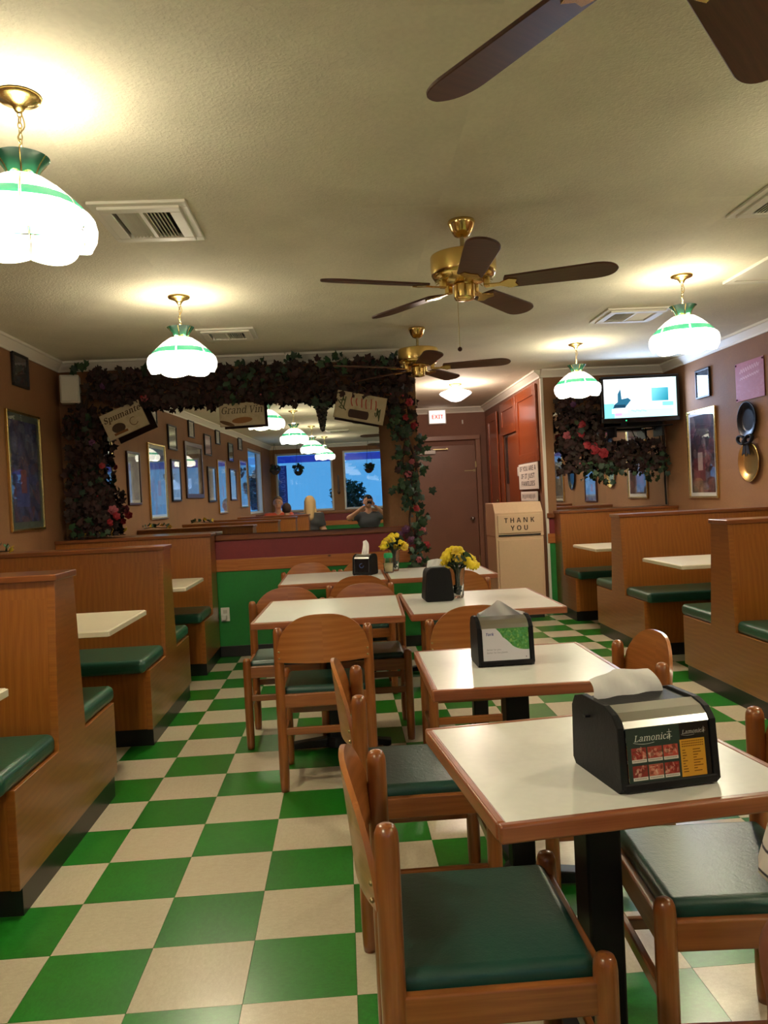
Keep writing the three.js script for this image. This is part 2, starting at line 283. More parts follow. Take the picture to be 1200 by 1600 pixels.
// ---------------------------------------------------------------- hallway
{
  const g = new THREE.Group(); g.name = 'door_1'; g.userData = { kind: 'structure', label: 'brown painted flush door at the end of the hallway', category: 'door' }; g.position.set(2.525, 0, ZH); scene.add(g);
  part(g, 'door_leaf', rbox(0.86, 2.04, 0.045, 0.004, 0, 1.025, 0.03, 'y'), M.doorPaint);
  part(g, 'door_frame', merge([rbox(0.07, 2.12, 0.075, 0.006, -0.47, 1.06, 0.0375, 'y'), rbox(0.07, 2.12, 0.075, 0.006, 0.47, 1.06, 0.0375, 'y'), rbox(1.01, 0.07, 0.075, 0.006, 0, 2.155, 0.0375)]), M.doorTrim);
  part(g, 'knob', merge([cyl(0.03, 0.03, 0.012).rotateX(Math.PI / 2).translate(0.34, 0.95, 0.058), cyl(0.012, 0.012, 0.05).rotateX(Math.PI / 2).translate(0.34, 0.95, 0.08), sph(0.03, 0.34, 0.95, 0.11)]), M.chrome, 'round chrome door knob');
  part(g, 'door_closer', rbox(0.24, 0.06, 0.06, 0.012, -0.29, 1.955, 0.083), M.white, 'white door closer box');
  part(g, 'closer_arm', merge([box(0.22, 0.012, 0.02, -0.10, 1.99, 0.12), box(0.02, 0.012, 0.1, 0.0, 2.0, 0.09)]), M.antique);
  part(g, 'hinge', merge([box(0.02, 0.09, 0.01, 0.428, 1.75, 0.056), box(0.02, 0.09, 0.01, 0.428, 0.35, 0.056)]), M.antique);
  part(g, 'slide_bolt', merge([box(0.15, 0.012, 0.012, 0.33, 1.66, 0.06), box(0.03, 0.03, 0.012, 0.40, 1.66, 0.06)]), M.antique);
}
{
  const t = thing('exit_sign', 'lit white exit sign box above the hallway door', 'sign', [2.41, 2.475, ZH]);
  part(t, 'housing', rbox(0.27, 0.22, 0.06, 0.012, 0, 0, 0.032), M.white);
  const ex = canvasTex(256, 200, (x, w, h) => { x.fillStyle = '#fff4ef'; x.fillRect(0, 0, w, h); x.fillStyle = '#d8382c'; x.font = 'bold 92px sans-serif'; x.textAlign = 'center'; x.fillText('EXIT', w / 2, 132); });
  part(t, 'sign_face', new THREE.BoxGeometry(0.235, 0.185, 0.004).translate(0, 0, 0.064), S({ map: ex, roughness: 0.4, emissive: 0xffffff, emissiveMap: ex, emissiveIntensity: 1.3 }), 'glowing face with red letters');
  part(t, 'bracket', merge([cyl(0.012, 0.012, 0.03, 0, 0.118, 0.03), box(0.1, 0.008, 0.04, 0, 0.108, 0.03)]), M.white);
  const l = new THREE.RectAreaLight(0xffe9e0, 0.5, 0.23, 0.18); l.position.set(2.41, 2.475, ZH + 0.075); l.lookAt(2.41, 2.475, 0); scene.add(l);
}
single('wall_clip', rbox(0.02, 0.06, 0.012, 0.004, 2.79, 2.39, ZH + 0.006), M.white, 'small white clip on the wall beside the exit sign', 'clip');
{
  const t = thing('hall_lamp', 'white glass schoolhouse lamp on the hallway ceiling', 'lamp', [2.33, H, -7.15]);
  part(t, 'fitter', lathe([[0, 0], [0.075, 0], [0.075, -0.012], [0.06, -0.02], [0.055, -0.035], [0, -0.035]]), M.brass);
  part(t, 'lamp_glass', lathe([[0.05, -0.028], [0.062, -0.05], [0.10, -0.07], [0.175, -0.095], [0.19, -0.11], [0.18, -0.125], [0.12, -0.165], [0.06, -0.20], [0.0, -0.212]], 36), M.hallGlass);
  const l = new THREE.PointLight(lin(1, 0.80, 0.66), 4.5); l.position.set(2.33, H - 0.12, -7.15); l.castShadow = true; l.shadow.radius = 3; scene.add(l);
}
// upper cabinets on the right hallway wall, front plane x = 3.1
function cabinetDoor(parent, z0, z1, y0, y1, x = 0) {
  const d = z1 - z0, h = y1 - y0, cz = (z0 + z1) / 2, cy = (y0 + y1) / 2, r = 0.11;
  const door = part(parent, 'door', merge([rbox(0.022, h, r, 0.004, x - 0.011, cy, z0 + r / 2, 'y'), rbox(0.022, h, r, 0.004, x - 0.011, cy, z1 - r / 2, 'y'), rbox(0.022, r, d - 2 * r, 0.004, x - 0.011, y0 + r / 2, cz, 'z'), rbox(0.022, r, d - 2 * r, 0.004, x - 0.011, y1 - r / 2, cz, 'z')]), M.cabinet);
  part(door, 'door_panel', box(0.008, h - 2 * r + 0.02, d - 2 * r + 0.02, x - 0.004, cy, cz, 'y'), M.cabinet);
  return door;
}
{
  const t = thing('wall_cabinet', 'orange wood wall cabinet with recessed panel door at the hallway corner', 'cabinet', [XH1, 0, -6.99]);
  part(t, 'body', box(0.006, 0.84, 1.0, -0.004, 2.06, 0, 'y'), M.cabinet);
  cabinetDoor(t, -0.5, 0.5, 1.64, 2.49, -0.008);
  const u = thing('wall_cabinet', 'short orange wood cabinet above the dark hallway opening', 'cabinet', [XH1, 0, -7.97]);
  part(u, 'body', box(0.006, 0.42, 0.9, -0.004, 2.28, 0, 'y'), M.cabinet);
  cabinetDoor(u, -0.45, 0.45, 2.06, 2.48, -0.008);
  const v = thing('tall_cabinet', 'tall reddish wood hallway door panel beside the dark opening', 'cabinet', [XH1 - 0.012, 0, -8.55]);
  part(v, 'body', box(0.012, 2.1, 0.24, -0.006, 1.05, 0.1, 'y'), M.cabinet);
  cabinetDoor(v, -0.75, -0.05, 0.05, 2.42, -0.012);
  part(v, 'latch', merge([box(0.01, 0.08, 0.03, -0.03, 1.2, -0.1), sph(0.016, -0.05, 1.2, -0.1)]), M.antique);
  const o = thing('passage_opening', 'dark hallway opening below the short orange cabinet', 'opening', [XH1, 0, -7.97]);
  part(o, 'leaf', box(0.012, 2.0, 0.55, -0.008, 1.02, 0.18, 'y'), M.cabinet, 'reddish wood side panel');
  part(o, 'opening_shade', box(0.006, 0.62, 0.17, -0.005, 1.74, -0.2, 'y'), M.darkGlossy, 'narrow dark sheet painting the shade inside the opening');  // flat near-black sheet stands in for the darkness of the passage
}
{ // white rule boards hanging under the corner cabinet
  const signTex = (lines, fs, bars) => canvasTex(512, bars ? 130 : 320, (x, w, h) => {
    x.fillStyle = '#e4dcd2'; x.fillRect(0, 0, w, h); x.strokeStyle = '#f2ece4'; x.lineWidth = 16; x.strokeRect(6, 6, w - 12, h - 12); x.fillStyle = '#2c2524'; x.textAlign = 'center'; x.font = `bold ${fs}px sans-serif`;
    lines.forEach((s, i) => x.fillText(s, w / 2, 88 + i * 96, w - 60));
    if (bars) { const r = rng(bars); for (let i = 0; i < 17; i++) { const hh = 46 + r() * 30; x.globalAlpha = 0.55 + r() * 0.4; x.fillRect(44 + i * 25.5, 30 + r() * 8, 10 + r() * 5, hh); } x.globalAlpha = 1; }
  });
  const mk = (name, label, tex, y0, y1, z0, z1) => { const t = thing(name, label, 'sign', [XH1, 0, 0]); const m = part(t, 'board', rbox(0.012, y1 - y0, z1 - z0, 0.003, -0.03, (y0 + y1) / 2, (z0 + z1) / 2), M.white); const f = new THREE.PlaneGeometry(z1 - z0 - 0.01, y1 - y0 - 0.01); f.rotateY(-Math.PI / 2).translate(-0.0375, (y0 + y1) / 2, (z0 + z1) / 2); part(t, 'printed_face', f, S({ map: tex, roughness: 0.6 }), 'white face with black capitals'); return t; };
  mk('rule_sign', 'white board with three lines of black capitals under the corner cabinet', signTex(['IF YOU ARE A', 'IF IT JUST', 'FAMILIES'], 84, 0), 1.335, 1.635, -7.40, -6.50);
  mk('rule_sign', 'smaller lettered board hanging below the white rule board', signTex([], 10, 5), 1.20, 1.31, -7.33, -6.56);
  mk('rule_sign', 'lowest lettered board just above the thank-you bin', signTex([], 10, 11), 1.06, 1.185, -7.33, -6.52);
  single('light_switch', rbox(0.012, 0.11, 0.05, 0.003, XH1 - 0.02, 1.56, -7.5), M.white, 'white switch plate beside the rule board', 'switch');
}
{ // thank-you waste bin
  const t = thing('waste_bin', 'beige waste bin cabinet lettered THANK YOU at the hallway corner', 'bin', [2.755, 0, -6.25]);
  const w = 0.50, d = 0.5;
  const hood = extr([[-d / 2, 0.86], [d / 2, 0.86], [d / 2 - 0.004, 1.10], [d / 2 - 0.09, 1.2], [-d / 2, 1.2]], w - 0.004, 0.004); hood.rotateY(-Math.PI / 2).translate(w / 2 - 0.002, 0, 0);
  part(t, 'cabinet_body', rbox(w, 0.80, d, 0.008, 0, 0.46, 0), M.binBody);
  part(t, 'plinth', box(w - 0.04, 0.07, d - 0.04, 0, 0.035, 0), M.kick);
  part(t, 'hood', uvm(hood), M.binBody);
  part(t, 'flap', rbox(w - 0.05, 0.19, 0.012, 0.004, 0, 0.985, d / 2 + 0.006), M.binBody);
  part(t, 'service_door', rbox(w - 0.05, 0.72, 0.012, 0.004, 0, 0.46, d / 2 + 0.004), M.binBody);
  part(t, 'slot_shade', box(w - 0.06, 0.016, 0.02, 0, 0.868, d / 2 - 0.002), M.dark, 'black strip painting the dark of the slot under the flap');  // the slot's shade is painted as a black strip, no recess behind it
  const tx = canvasTex(512, 216, (x, W, h) => { x.fillStyle = '#cfae90'; x.fillRect(0, 0, W, h); x.fillStyle = '#3a2418'; x.textAlign = 'center'; x.font = 'bold 84px sans-serif'; x.fillText('T H A N K', W / 2, 92, 400); x.fillText('Y O U', W / 2, 188, 240); });
  part(t, 'lettering', new THREE.PlaneGeometry(w - 0.06, 0.18).translate(0, 0.985, d / 2 + 0.0125), S({ map: tx, roughness: 0.55 }), 'dark brown THANK YOU lettering');
}

// ---------------------------------------------------------------- booths
const BL = 1.265;
function boothBody(double) {
  const s = double ? 1 : 0;
  const prof = double ? [[-0.56, 0.10], [0.56, 0.10], [0.56, 0.425], [0.155, 0.425], [0.105, 1.065], [-0.105, 1.065], [-0.155, 0.425], [-0.56, 0.425]]
    : [[-0.13, 0.10], [0.56, 0.10], [0.56, 0.425], [0.155, 0.425], [0.105, 1.065], [-0.13, 1.065]];
  return prof;
}
function makeBooth(double, label, pos, turn, group) {      // local: runs along +x from wall (0) to aisle (BL); seats face +z (and -z)
  const t = thing(double ? 'double_booth_bench' : 'booth_bench', label, 'booth', pos, turn, group);
  const prof = boothBody(double);
  const shell = extr(prof, BL - 0.03); shell.rotateY(-Math.PI / 2).scale(-1, 1, 1); // x from 0 to BL
  shell.index || 0; { const p = shell.attributes.position; for (let i = 0; i < p.count; i += 3) { const a = [0, 1, 2].map((k) => [p.getX(i + k), p.getY(i + k), p.getZ(i + k)]);[1, 2].forEach((k, j) => p.setXYZ(i + k, ...a[2 - j])); } shell.computeVertexNormals(); }
  part(t, 'body', uvm(shell, 'y'), M.booth);
  const end = extr(prof.map(([z, y]) => [z, y]), 0.026, 0.002); end.rotateY(-Math.PI / 2).scale(-1, 1, 1).translate(BL - 0.028, 0, 0);
  { const p = end.attributes.position; for (let i = 0; i < p.count; i += 3) { const a = [0, 1, 2].map((k) => [p.getX(i + k), p.getY(i + k), p.getZ(i + k)]);[1, 2].forEach((k, j) => p.setXYZ(i + k, ...a[2 - j])); } end.computeVertexNormals(); }
  part(t, 'end_panel', uvm(end, 'z'), M.booth);
  const z0 = double ? -0.12 : -0.135;
  part(t, 'cap_rail', rbox(BL + 0.012, 0.026, 0.12 - z0, 0.005, BL / 2 + 0.004, 1.078, (0.12 + z0) / 2), M.boothCap);
  part(t, 'toe_kick', double ? box(BL - 0.006, 0.102, 1.06, BL / 2 - 0.003, 0.051, 0) : box(BL - 0.006, 0.102, 0.66, BL / 2 - 0.003, 0.051, 0.20), M.kick, 'black vinyl toe kick');
  for (const s of double ? [1, -1] : [1]) {
    const c = new RoundedBoxGeometry(BL - 0.015, 0.075, 0.485, 4, 0.03).translate(BL / 2 - 0.004, 0.458, s * 0.385);
    const p = c.attributes.position; for (let i = 0; i < p.count; i++) { const z = p.getZ(i) * s; if (p.getY(i) > 0.46) p.setY(i, p.getY(i) + 0.012 * Math.sin(Math.PI * Math.min(1, Math.max(0, (z - 0.14) / 0.49)))); }
    c.computeVertexNormals(); part(t, 'cushion', uvm(c), M.boothVinyl, 'dark green vinyl cushion');
  }
  return t;
}
const LB = [[-1.09, 'nearest the big gold-framed poster, facing table aisle'], [-2.91, '']];
const dblL = makeBooth(true, 'two-sided wooden booth bench, second from the mirror wall on the left wall', [XL + 0.005, 0, -2.91], 0, 'booths along the left wall');
copyOf(dblL, 'two-sided wooden booth bench, third from the mirror wall on the left wall', [XL + 0.005, 0, -1.09]);
copyOf(dblL, 'two-sided wooden booth bench on the left wall, fourth from the mirror wall', [XL + 0.005, 0, 0.73]);
copyOf(dblL, 'two-sided wooden booth bench on the left wall where a child and a blonde woman sit', [XL + 0.005, 0, 2.55]);
copyOf(dblL, 'two-sided wooden booth bench on the left wall under the side window', [XL + 0.005, 0, 4.37]);
makeBooth(false, 'single wooden booth bench against the mirror wall', [XL + 0.005, 0, -4.67], 0, 'booths along the left wall');
copyOf(dblL, 'two-sided wooden booth bench on the right wall, second from the television', [XR - 0.005, 0, -2.59], Math.PI).userData.group = 'booths along the right wall';
copyOf(dblL, 'two-sided wooden booth bench on the right wall, next to the one below the television', [XR - 0.005, 0, -4.41], Math.PI).userData.group = 'booths along the right wall';
copyOf(dblL, 'two-sided wooden booth bench on the right wall, third from the television', [XR - 0.005, 0, -0.77], Math.PI).userData.group = 'booths along the right wall';
{ // single against far wall; mirrored by building with the wall end on the other side
  const b = makeBooth(false, 'single wooden booth bench below the television', [0, 0, 0], 0, 'booths along the right wall');
  b.position.set(XR - 0.005 - BL, 0, -6.19); // aisle end is the left one here: turn the parts round the bench's middle
  b.children.forEach((c) => { c.geometry = c.geometry.clone().scale(-1, 1, 1).translate(BL, 0, 0); const p = c.geometry.attributes.position, n = c.geometry.attributes.normal, u = c.geometry.attributes.uv; if (c.geometry.index) c.geometry = c.geometry.toNonIndexed(); const q = c.geometry.attributes; for (let i = 0; i < q.position.count; i += 3) for (const k of ['position', 'normal', 'uv']) { const at = q[k]; for (let d = 0; d < at.itemSize; d++) { const s = at.array[(i + 1) * at.itemSize + d]; at.array[(i + 1) * at.itemSize + d] = at.array[(i + 2) * at.itemSize + d]; at.array[(i + 2) * at.itemSize + d] = s; } } });
}
function makeBoothTable(label, pos, turn, group) {        // local: from wall x = 0 to aisle
  const t = thing('booth_table', label, 'table', pos, turn, group), L = 1.255;
  part(t, 'table_top', rbox(L, 0.03, 0.70, 0.006, L / 2 + 0.006, 0.75, 0), M.cream);
  part(t, 'edge_band', merge([rbox(L, 0.024, 0.006, 0.002, L / 2 + 0.006, 0.749, 0.352), rbox(L, 0.024, 0.006, 0.002, L / 2 + 0.006, 0.749, -0.352), rbox(0.006, 0.024, 0.70, 0.002, L + 0.008, 0.749, 0, 'z')]), M.cream);
  part(t, 'column', cyl(0.038, 0.038, 0.70, 0.72, 0.385, 0), M.black);
  part(t, 'base', merge([rbox(0.5, 0.03, 0.07, 0.01, 0.72, 0.016, 0), rbox(0.07, 0.03, 0.5, 0.01, 0.72, 0.016, 0), cyl(0.05, 0.07, 0.03, 0.72, 0.04, 0)]), M.black);
  part(t, 'wall_cleat', rbox(0.03, 0.05, 0.5, 0.004, 0.02, 0.71, 0, 'z'), M.edge);
  return t;
}
const bt = makeBoothTable('cream laminate booth table on the left wall, closest to the mirror wall', [XL + 0.002, 0, -3.82], 0, 'booth tables');
copyOf(bt, 'cream laminate booth table on the left wall below the big gold-framed poster\'s near side', [XL + 0.002, 0, -2.0]);
copyOf(bt, 'cream laminate booth table on the left wall, third from the mirror wall', [XL + 0.002, 0, -0.18]);
copyOf(bt, 'cream laminate booth table on the left wall, fourth from the mirror wall', [XL + 0.002, 0, 1.64]);
copyOf(bt, 'cream laminate booth table on the left wall between the seated family', [XL + 0.002, 0, 3.46]);
copyOf(bt, 'cream laminate booth table on the right wall, closest to the television', [XR - 0.002, 0, -5.32], Math.PI);
copyOf(bt, 'cream laminate booth table on the right wall, second from the television', [XR - 0.002, 0, -3.5], Math.PI);
copyOf(bt, 'cream laminate booth table on the right wall, third from the television', [XR - 0.002, 0, -1.68], Math.PI);

// ---------------------------------------------------------------- loose tables
function makeTable(label, x, z, w, d, turn, group, feet = [0, 1, 2, 3]) {
  const t = thing('square_table', label, 'table', [x, 0, z], turn, group), e = 0.016, y = 0.735;
  part(t, 'table_top', box(w - 2 * e, 0.028, d - 2 * e, 0, y, 0), M.laminate, 'white laminate top');
  const bar = (L, ax, px, pz) => { const g = rbox(ax === 'x' ? L : e + 0.004, 0.034, ax === 'x' ? e + 0.004 : L, 0.006, px, y - 0.002, pz, ax, 3); return g; };
  part(t, 'edge_band', merge([bar(w, 'x', 0, d / 2 - e / 2), bar(w, 'x', 0, -d / 2 + e / 2), bar(d - 2 * e, 'z', w / 2 - e / 2, 0), bar(d - 2 * e, 'z', -w / 2 + e / 2, 0)]), M.edge, 'reddish wood edge band');
  part(t, 'top_plate', rbox(0.34, 0.012, 0.34, 0.004, 0, 0.714, 0), M.black);
  part(t, 'column', rbox(0.078, 0.66, 0.078, 0.008, 0, 0.38, 0, 'y'), M.black);
  const foot = (a) => { const s = extr([[0, 0.02], [0.28, 0.012], [0.28, 0.03], [0.04, 0.06], [0, 0.06]], 0.05, 0.004).translate(0, 0, -0.025); s.rotateY(a); return s; };
  part(t, 'base', merge(feet.map((k) => foot(k * Math.PI / 2)).concat([cyl(0.06, 0.07, 0.05, 0, 0.045, 0)])), M.black);
  part(t, 'glide', merge(feet.map((k) => cyl(0.02, 0.022, 0.014, 0.26 * Math.cos(k * Math.PI / 2), 0.008, -0.26 * Math.sin(k * Math.PI / 2)))), M.black);
  return t;
}
makeTable('white-topped small square table carrying the large black menu-card napkin dispenser', 1.450, 0.425, 0.61, 0.60, 0.112, 'loose tables');
makeTable('white-topped small square table carrying the napkin dispenser with the leafy card', 1.482, -0.51, 0.612, 0.61, 0, 'loose tables');
makeTable('bare white-topped table next to the one with flowers and the plain black dispenser', 0.855, -2.125, 0.745, 0.83, -0.03, 'loose tables', [0, 2]);
makeTable('white-topped table with yellow flowers and plain black napkin dispenser', 1.628, -2.125, 0.765, 0.83, 0, 'loose tables');
makeTable('white-topped table below the mirror with a shiny napkin dispenser', 0.85, -3.82, 0.765, 0.80, 0, 'loose tables');
makeTable('white-topped table below the mirror with yellow flowers and cheese shaker', 1.625, -3.82, 0.765, 0.80, 0, 'loose tables');

// ---------------------------------------------------------------- chairs
function makeChair(label, x, z, turn) {                   // local: sitter faces +z
  const t = thing('wooden_chair', label, 'chair', [x, 0, z], turn, 'wooden dining chairs');
  const W = 0.205, D = 0.19, r = 0.0225;
  const post = (h) => lathe([[0, 0], [r * 0.82, 0], [r * 0.92, 0.02], [r, 0.08], [r, h - 0.03], [r * 0.94, h - 0.016], [r * 0.74, h - 0.005], [r * 0.4, h - 0.0008], [0, h]], 16);
  const rear = uvm(post(0.752), 'y'), front = uvm(post(0.492), 'y');
  for (const s of [-1, 1]) {
    const a = part(t, 'leg', rear, M.chair, 'tall rear leg post with rounded top'); a.position.set(s * W, 0, -D);
    const b = part(t, 'leg', front, M.chair, 'front leg post with rounded top'); b.position.set(s * W, 0, D);
  }
  const rail = (w, d, px, py, pz, h, g) => rbox(w, h, d, 0.005, px, py, pz, g);
  part(t, 'rail', rail(2 * W - 0.03, 0.022, 0, 0.415, D, 0.062, 'x'), M.chair, 'front seat rail');
  part(t, 'rail', rail(2 * W - 0.03, 0.022, 0, 0.415, -D, 0.062, 'x'), M.chair, 'rear seat rail');
  for (const s of [-1, 1]) part(t, 'rail', rail(0.022, 2 * D - 0.03, s * W, 0.415, 0, 0.062, 'z'), M.chair, 'side seat rail');
  for (const s of [-1, 1]) part(t, 'stretcher', rail(0.018, 2 * D - 0.03, s * W, 0.215, 0, 0.030, 'z'), M.chair);
  part(t, 'stretcher', rail(2 * W - 0.03, 0.018, 0, 0.275, -D, 0.034, 'x'), M.chair);
  part(t, 'stretcher', rail(2 * W - 0.03, 0.018, 0, 0.275, D, 0.034, 'x'), M.chair);
  // padded seat: dome sitting inside the rails
  const c = new RoundedBoxGeometry(2 * W - 0.026, 0.05, 2 * D - 0.018, 6, 0.02).translate(0, 0.448, 0), p = c.attributes.position;
  for (let i = 0; i < p.count; i++) if (p.getY(i) > 0.45) { const u = p.getX(i) / W, v = p.getZ(i) / D; p.setY(i, p.getY(i) + 0.022 * Math.max(0, (1 - u * u) * (1 - v * v)) + 0.002 * Math.sin(u * 5 + v * 3)); }
  c.computeVertexNormals(); part(t, 'seat_cushion', uvm(c), M.vinyl, 'dark green vinyl seat pad');
  // bent plywood back: bowed backwards, arched top
  const NU = 22, NV = 10, pos = [], idx = [], w = W + 0.004, th = 0.011;
  const at = (u, v, k) => { const top = 0.655 + 0.16 * Math.pow(Math.max(0, 1 - Math.pow(Math.abs(u), 2.7)), 0.62), bot = 0.592 + 0.006 * u * u; const y = bot + (top - bot) * v; const z = -D - 0.012 - 0.036 * (1 - u * u) - (y - 0.6) * 0.10 - (k ? th : 0); return [u * w, y, z]; };
  for (let k = 0; k < 2; k++) for (let j = 0; j <= NV; j++) for (let i = 0; i <= NU; i++) { const u = -1 + 2 * i / NU; pos.push(...at(Math.sign(u) * Math.pow(Math.abs(u), 0.8), j / NV, k)); }
  const id = (k, j, i) => k * (NU + 1) * (NV + 1) + j * (NU + 1) + i;
  const quad = (a, b, c2, d) => idx.push(a, b, c2, a, c2, d);
  for (let j = 0; j < NV; j++) for (let i = 0; i < NU; i++) { quad(id(0, j, i), id(0, j, i + 1), id(0, j + 1, i + 1), id(0, j + 1, i)); quad(id(1, j, i + 1), id(1, j, i), id(1, j + 1, i), id(1, j + 1, i + 1)); }
  for (let i = 0; i < NU; i++) { quad(id(0, NV, i), id(0, NV, i + 1), id(1, NV, i + 1), id(1, NV, i)); quad(id(1, 0, i), id(1, 0, i + 1), id(0, 0, i + 1), id(0, 0, i)); }
  for (let j = 0; j < NV; j++) { quad(id(0, j, 0), id(0, j + 1, 0), id(1, j + 1, 0), id(1, j, 0)); quad(id(0, j + 1, NU), id(0, j, NU), id(1, j, NU), id(1, j + 1, NU)); }
  let g = new THREE.BufferGeometry(); g.setAttribute('position', new THREE.Float32BufferAttribute(pos, 3)); g.setIndex(idx); g.computeVertexNormals(); g = toCreasedNormals(g, 0.7);
  part(t, 'backrest', uvm(g, 'x'), M.panel, 'bent plywood back with arched top');
  part(t, 'screw', merge([-1, 1].flatMap((s) => [0.615, 0.645].map((y) => sph(0.005, s * (W - 0.004), y, -D - 0.03, 8, 6)))), M.antique);
  return t;
}
const chA = makeChair('wooden chair pushed in on the aisle side of the table with the menu-card dispenser', 1.176, 0.51, Math.PI / 2);
const chair = (label, x, z, turn) => copyOf(chA, label, [x, 0, z], turn);
chair('wooden chair on the aisle side of the table with the leafy-card dispenser', 1.147, -0.41, Math.PI / 2);
chair('wooden chair with shiny green seat beside the standing person with striped sleeve', 1.747, 0.352, -Math.PI / 2 - 0.06);
chair('wooden chair with honey back on the booth side of the table with the leafy-card dispenser', 1.745, -0.59, -Math.PI / 2);
chair('wooden chair turned back-on in the aisle at the bare white table', 0.821, -1.72, Math.PI);
chair('wooden chair turned back-on at the table with flowers and plain black dispenser', 1.52, -1.73, Math.PI);
chair('wooden chair facing out from the far side of the bare table, by the left booths', 0.59, -2.385, 0);
chair('wooden chair facing out from the far side of the bare table, beside the flower table', 1.05, -2.385, 0);
chair('wooden chair back-on at the near side of the mirror table with the shiny dispenser', 1.03, -3.40, Math.PI);
chair('wooden chair back-on at the near side of the mirror table with the cheese shaker', 1.69, -3.40, Math.PI);
chair('wooden chair between mirror wall and shiny-dispenser table, by the left booths', 0.64, -4.21, 0);
chair('wooden chair between the mirror wall and the table, just behind the shiny dispenser', 1.105, -4.21, 0);
chair('wooden chair under the person taking the photograph', 0.90, 2.56, Math.PI);

// ---------------------------------------------------------------- pendant lamps
const NL = 6;                                              // six lobes of leaded glass
function lobed(th, r, depth) { const a = ((th * NL / (2 * Math.PI)) % 1 + 1) % 1; return r * (1 - depth + depth * Math.sin(Math.PI * a)); }
function lobePanel(k, prof, depth, scallop = 0, inset = 0.02) { // prof: [[r, y] ...] from top to bottom, one sector
  const A = 10, pos = [], idx = [], n = prof.length;
  for (let j = 0; j < n; j++) for (let i = 0; i <= A; i++) {
    const f = inset + (1 - 2 * inset) * i / A, th = (k + f) * 2 * Math.PI / NL, dd = depth * j / (n - 1) + (depth > 0.06 ? 0.03 : 0);
    const r = lobed(th, prof[j][0], dd), y = prof[j][1] - scallop * (j / (n - 1)) * Math.sin(Math.PI * f);
    pos.push(r * Math.cos(th), y, r * Math.sin(th));
  }
  for (let j = 0; j < n - 1; j++) for (let i = 0; i < A; i++) { const a = j * (A + 1) + i, b = a + 1, c = a + A + 1, d = c + 1; idx.push(a, b, d, a, d, c); }
  const g = new THREE.BufferGeometry(); g.setAttribute('position', new THREE.Float32BufferAttribute(pos, 3)); g.setIndex(idx); g.computeVertexNormals(); return g;
}
const lampGeo = {
  crown: [...Array(NL)].map((_, k) => lobePanel(k, [[0.082, -0.190], [0.074, -0.200], [0.056, -0.225], [0.046, -0.250]], 0.04, -0.012)),
  upper: [...Array(NL)].map((_, k) => lobePanel(k, [[0.050, -0.252], [0.072, -0.258], [0.112, -0.285], [0.140, -0.309], [0.159, -0.326]], 0.05)),
  band: [...Array(NL)].map((_, k) => lobePanel(k, [[0.160, -0.327], [0.173, -0.339], [0.185, -0.352], [0.194, -0.362]], 0.07)),
  skirt: [...Array(NL)].map((_, k) => lobePanel(k, [[0.195, -0.363], [0.206, -0.374], [0.212, -0.396], [0.208, -0.424], [0.192, -0.450]], 0.062, 0.016)),
};
function makeLamp(label, x, z, turn) {
  const t = thing('pendant_lamp', label, 'lamp', [x, H, z], turn, 'pendant lamps');
  part(t, 'canopy', lathe([[0, 0], [0.066, 0], [0.068, -0.006], [0.062, -0.014], [0.05, -0.018], [0.028, -0.026], [0.018, -0.036], [0.012, -0.048], [0, -0.048]], 30), M.brass, 'round brass ceiling canopy');
  const links = []; for (let i = 0; i < 8; i++) { const g = new THREE.TorusGeometry(0.0085, 0.0022, 6, 12); g.scale(0.75, 1.25, 1); if (i % 2) g.rotateY(Math.PI / 2); links.push(g.translate(0, -0.056 - i * 0.0172, 0)); }
  part(t, 'chain', merge(links), M.antique);
  part(t, 'cord', tube([[0.004, -0.04, 0], [0.012, -0.09, 0.006], [-0.010, -0.13, 0.004], [0.010, -0.165, -0.006], [0, -0.20, 0]], 0.0024, 20, 6), M.antique);
  for (let k = 0; k < NL; k++) {
    part(t, 'crown_panel', lampGeo.crown[k], M.crownGreen, 'dark green glass crown panel');
    part(t, 'upper_panel', lampGeo.upper[k], M.shadeWhite, 'glowing white glass panel');
    part(t, 'band_panel', lampGeo.band[k], M.shadeGreen, 'bright green glass band');
    part(t, 'skirt_panel', lampGeo.skirt[k], M.shadeWhite, 'glowing white scalloped glass panel');
  }
  const strips = []; for (let k = 0; k < NL; k++) { const a = k * 2 * Math.PI / NL, c = Math.cos(a), s = Math.sin(a); strips.push(tube([[0.080 * c, -0.190, 0.080 * s], [0.054 * c, -0.225, 0.054 * s], [0.045 * c, -0.252, 0.045 * s]], 0.0028, 8, 6)); }
  strips.forEach((g) => part(t, 'crown_strip', g, M.brass));
  const lead = []; for (let k = 0; k < NL; k++) { const a = k * 2 * Math.PI / NL, c = Math.cos(a), s = Math.sin(a); lead.push(tube([[0.049 * c, -0.254, 0.049 * s], [0.106 * c, -0.287, 0.106 * s], [0.163 * c, -0.338, 0.163 * s], [0.176 * c, -0.362, 0.176 * s], [0.188 * c, -0.395, 0.188 * s], [0.172 * c, -0.452, 0.172 * s]], 0.0016, 14, 5)); }
  part(t, 'lead_came', merge(lead), M.antique);
  part(t, 'socket', merge([cyl(0.016, 0.016, 0.06, 0, -0.25, 0), cyl(0.03, 0.03, 0.006, 0, -0.215, 0)]), M.brass);
  const bulb = part(t, 'bulb', lathe([[0.010, -0.28], [0.014, -0.295], [0.028, -0.315], [0.030, -0.328], [0.024, -0.342], [0.012, -0.350], [0, -0.352]], 18), S({ color: lin(0.9, 0.88, 0.8), emissive: lin(1, 0.86, 0.62), emissiveIntensity: 6 }));
  return t;
}
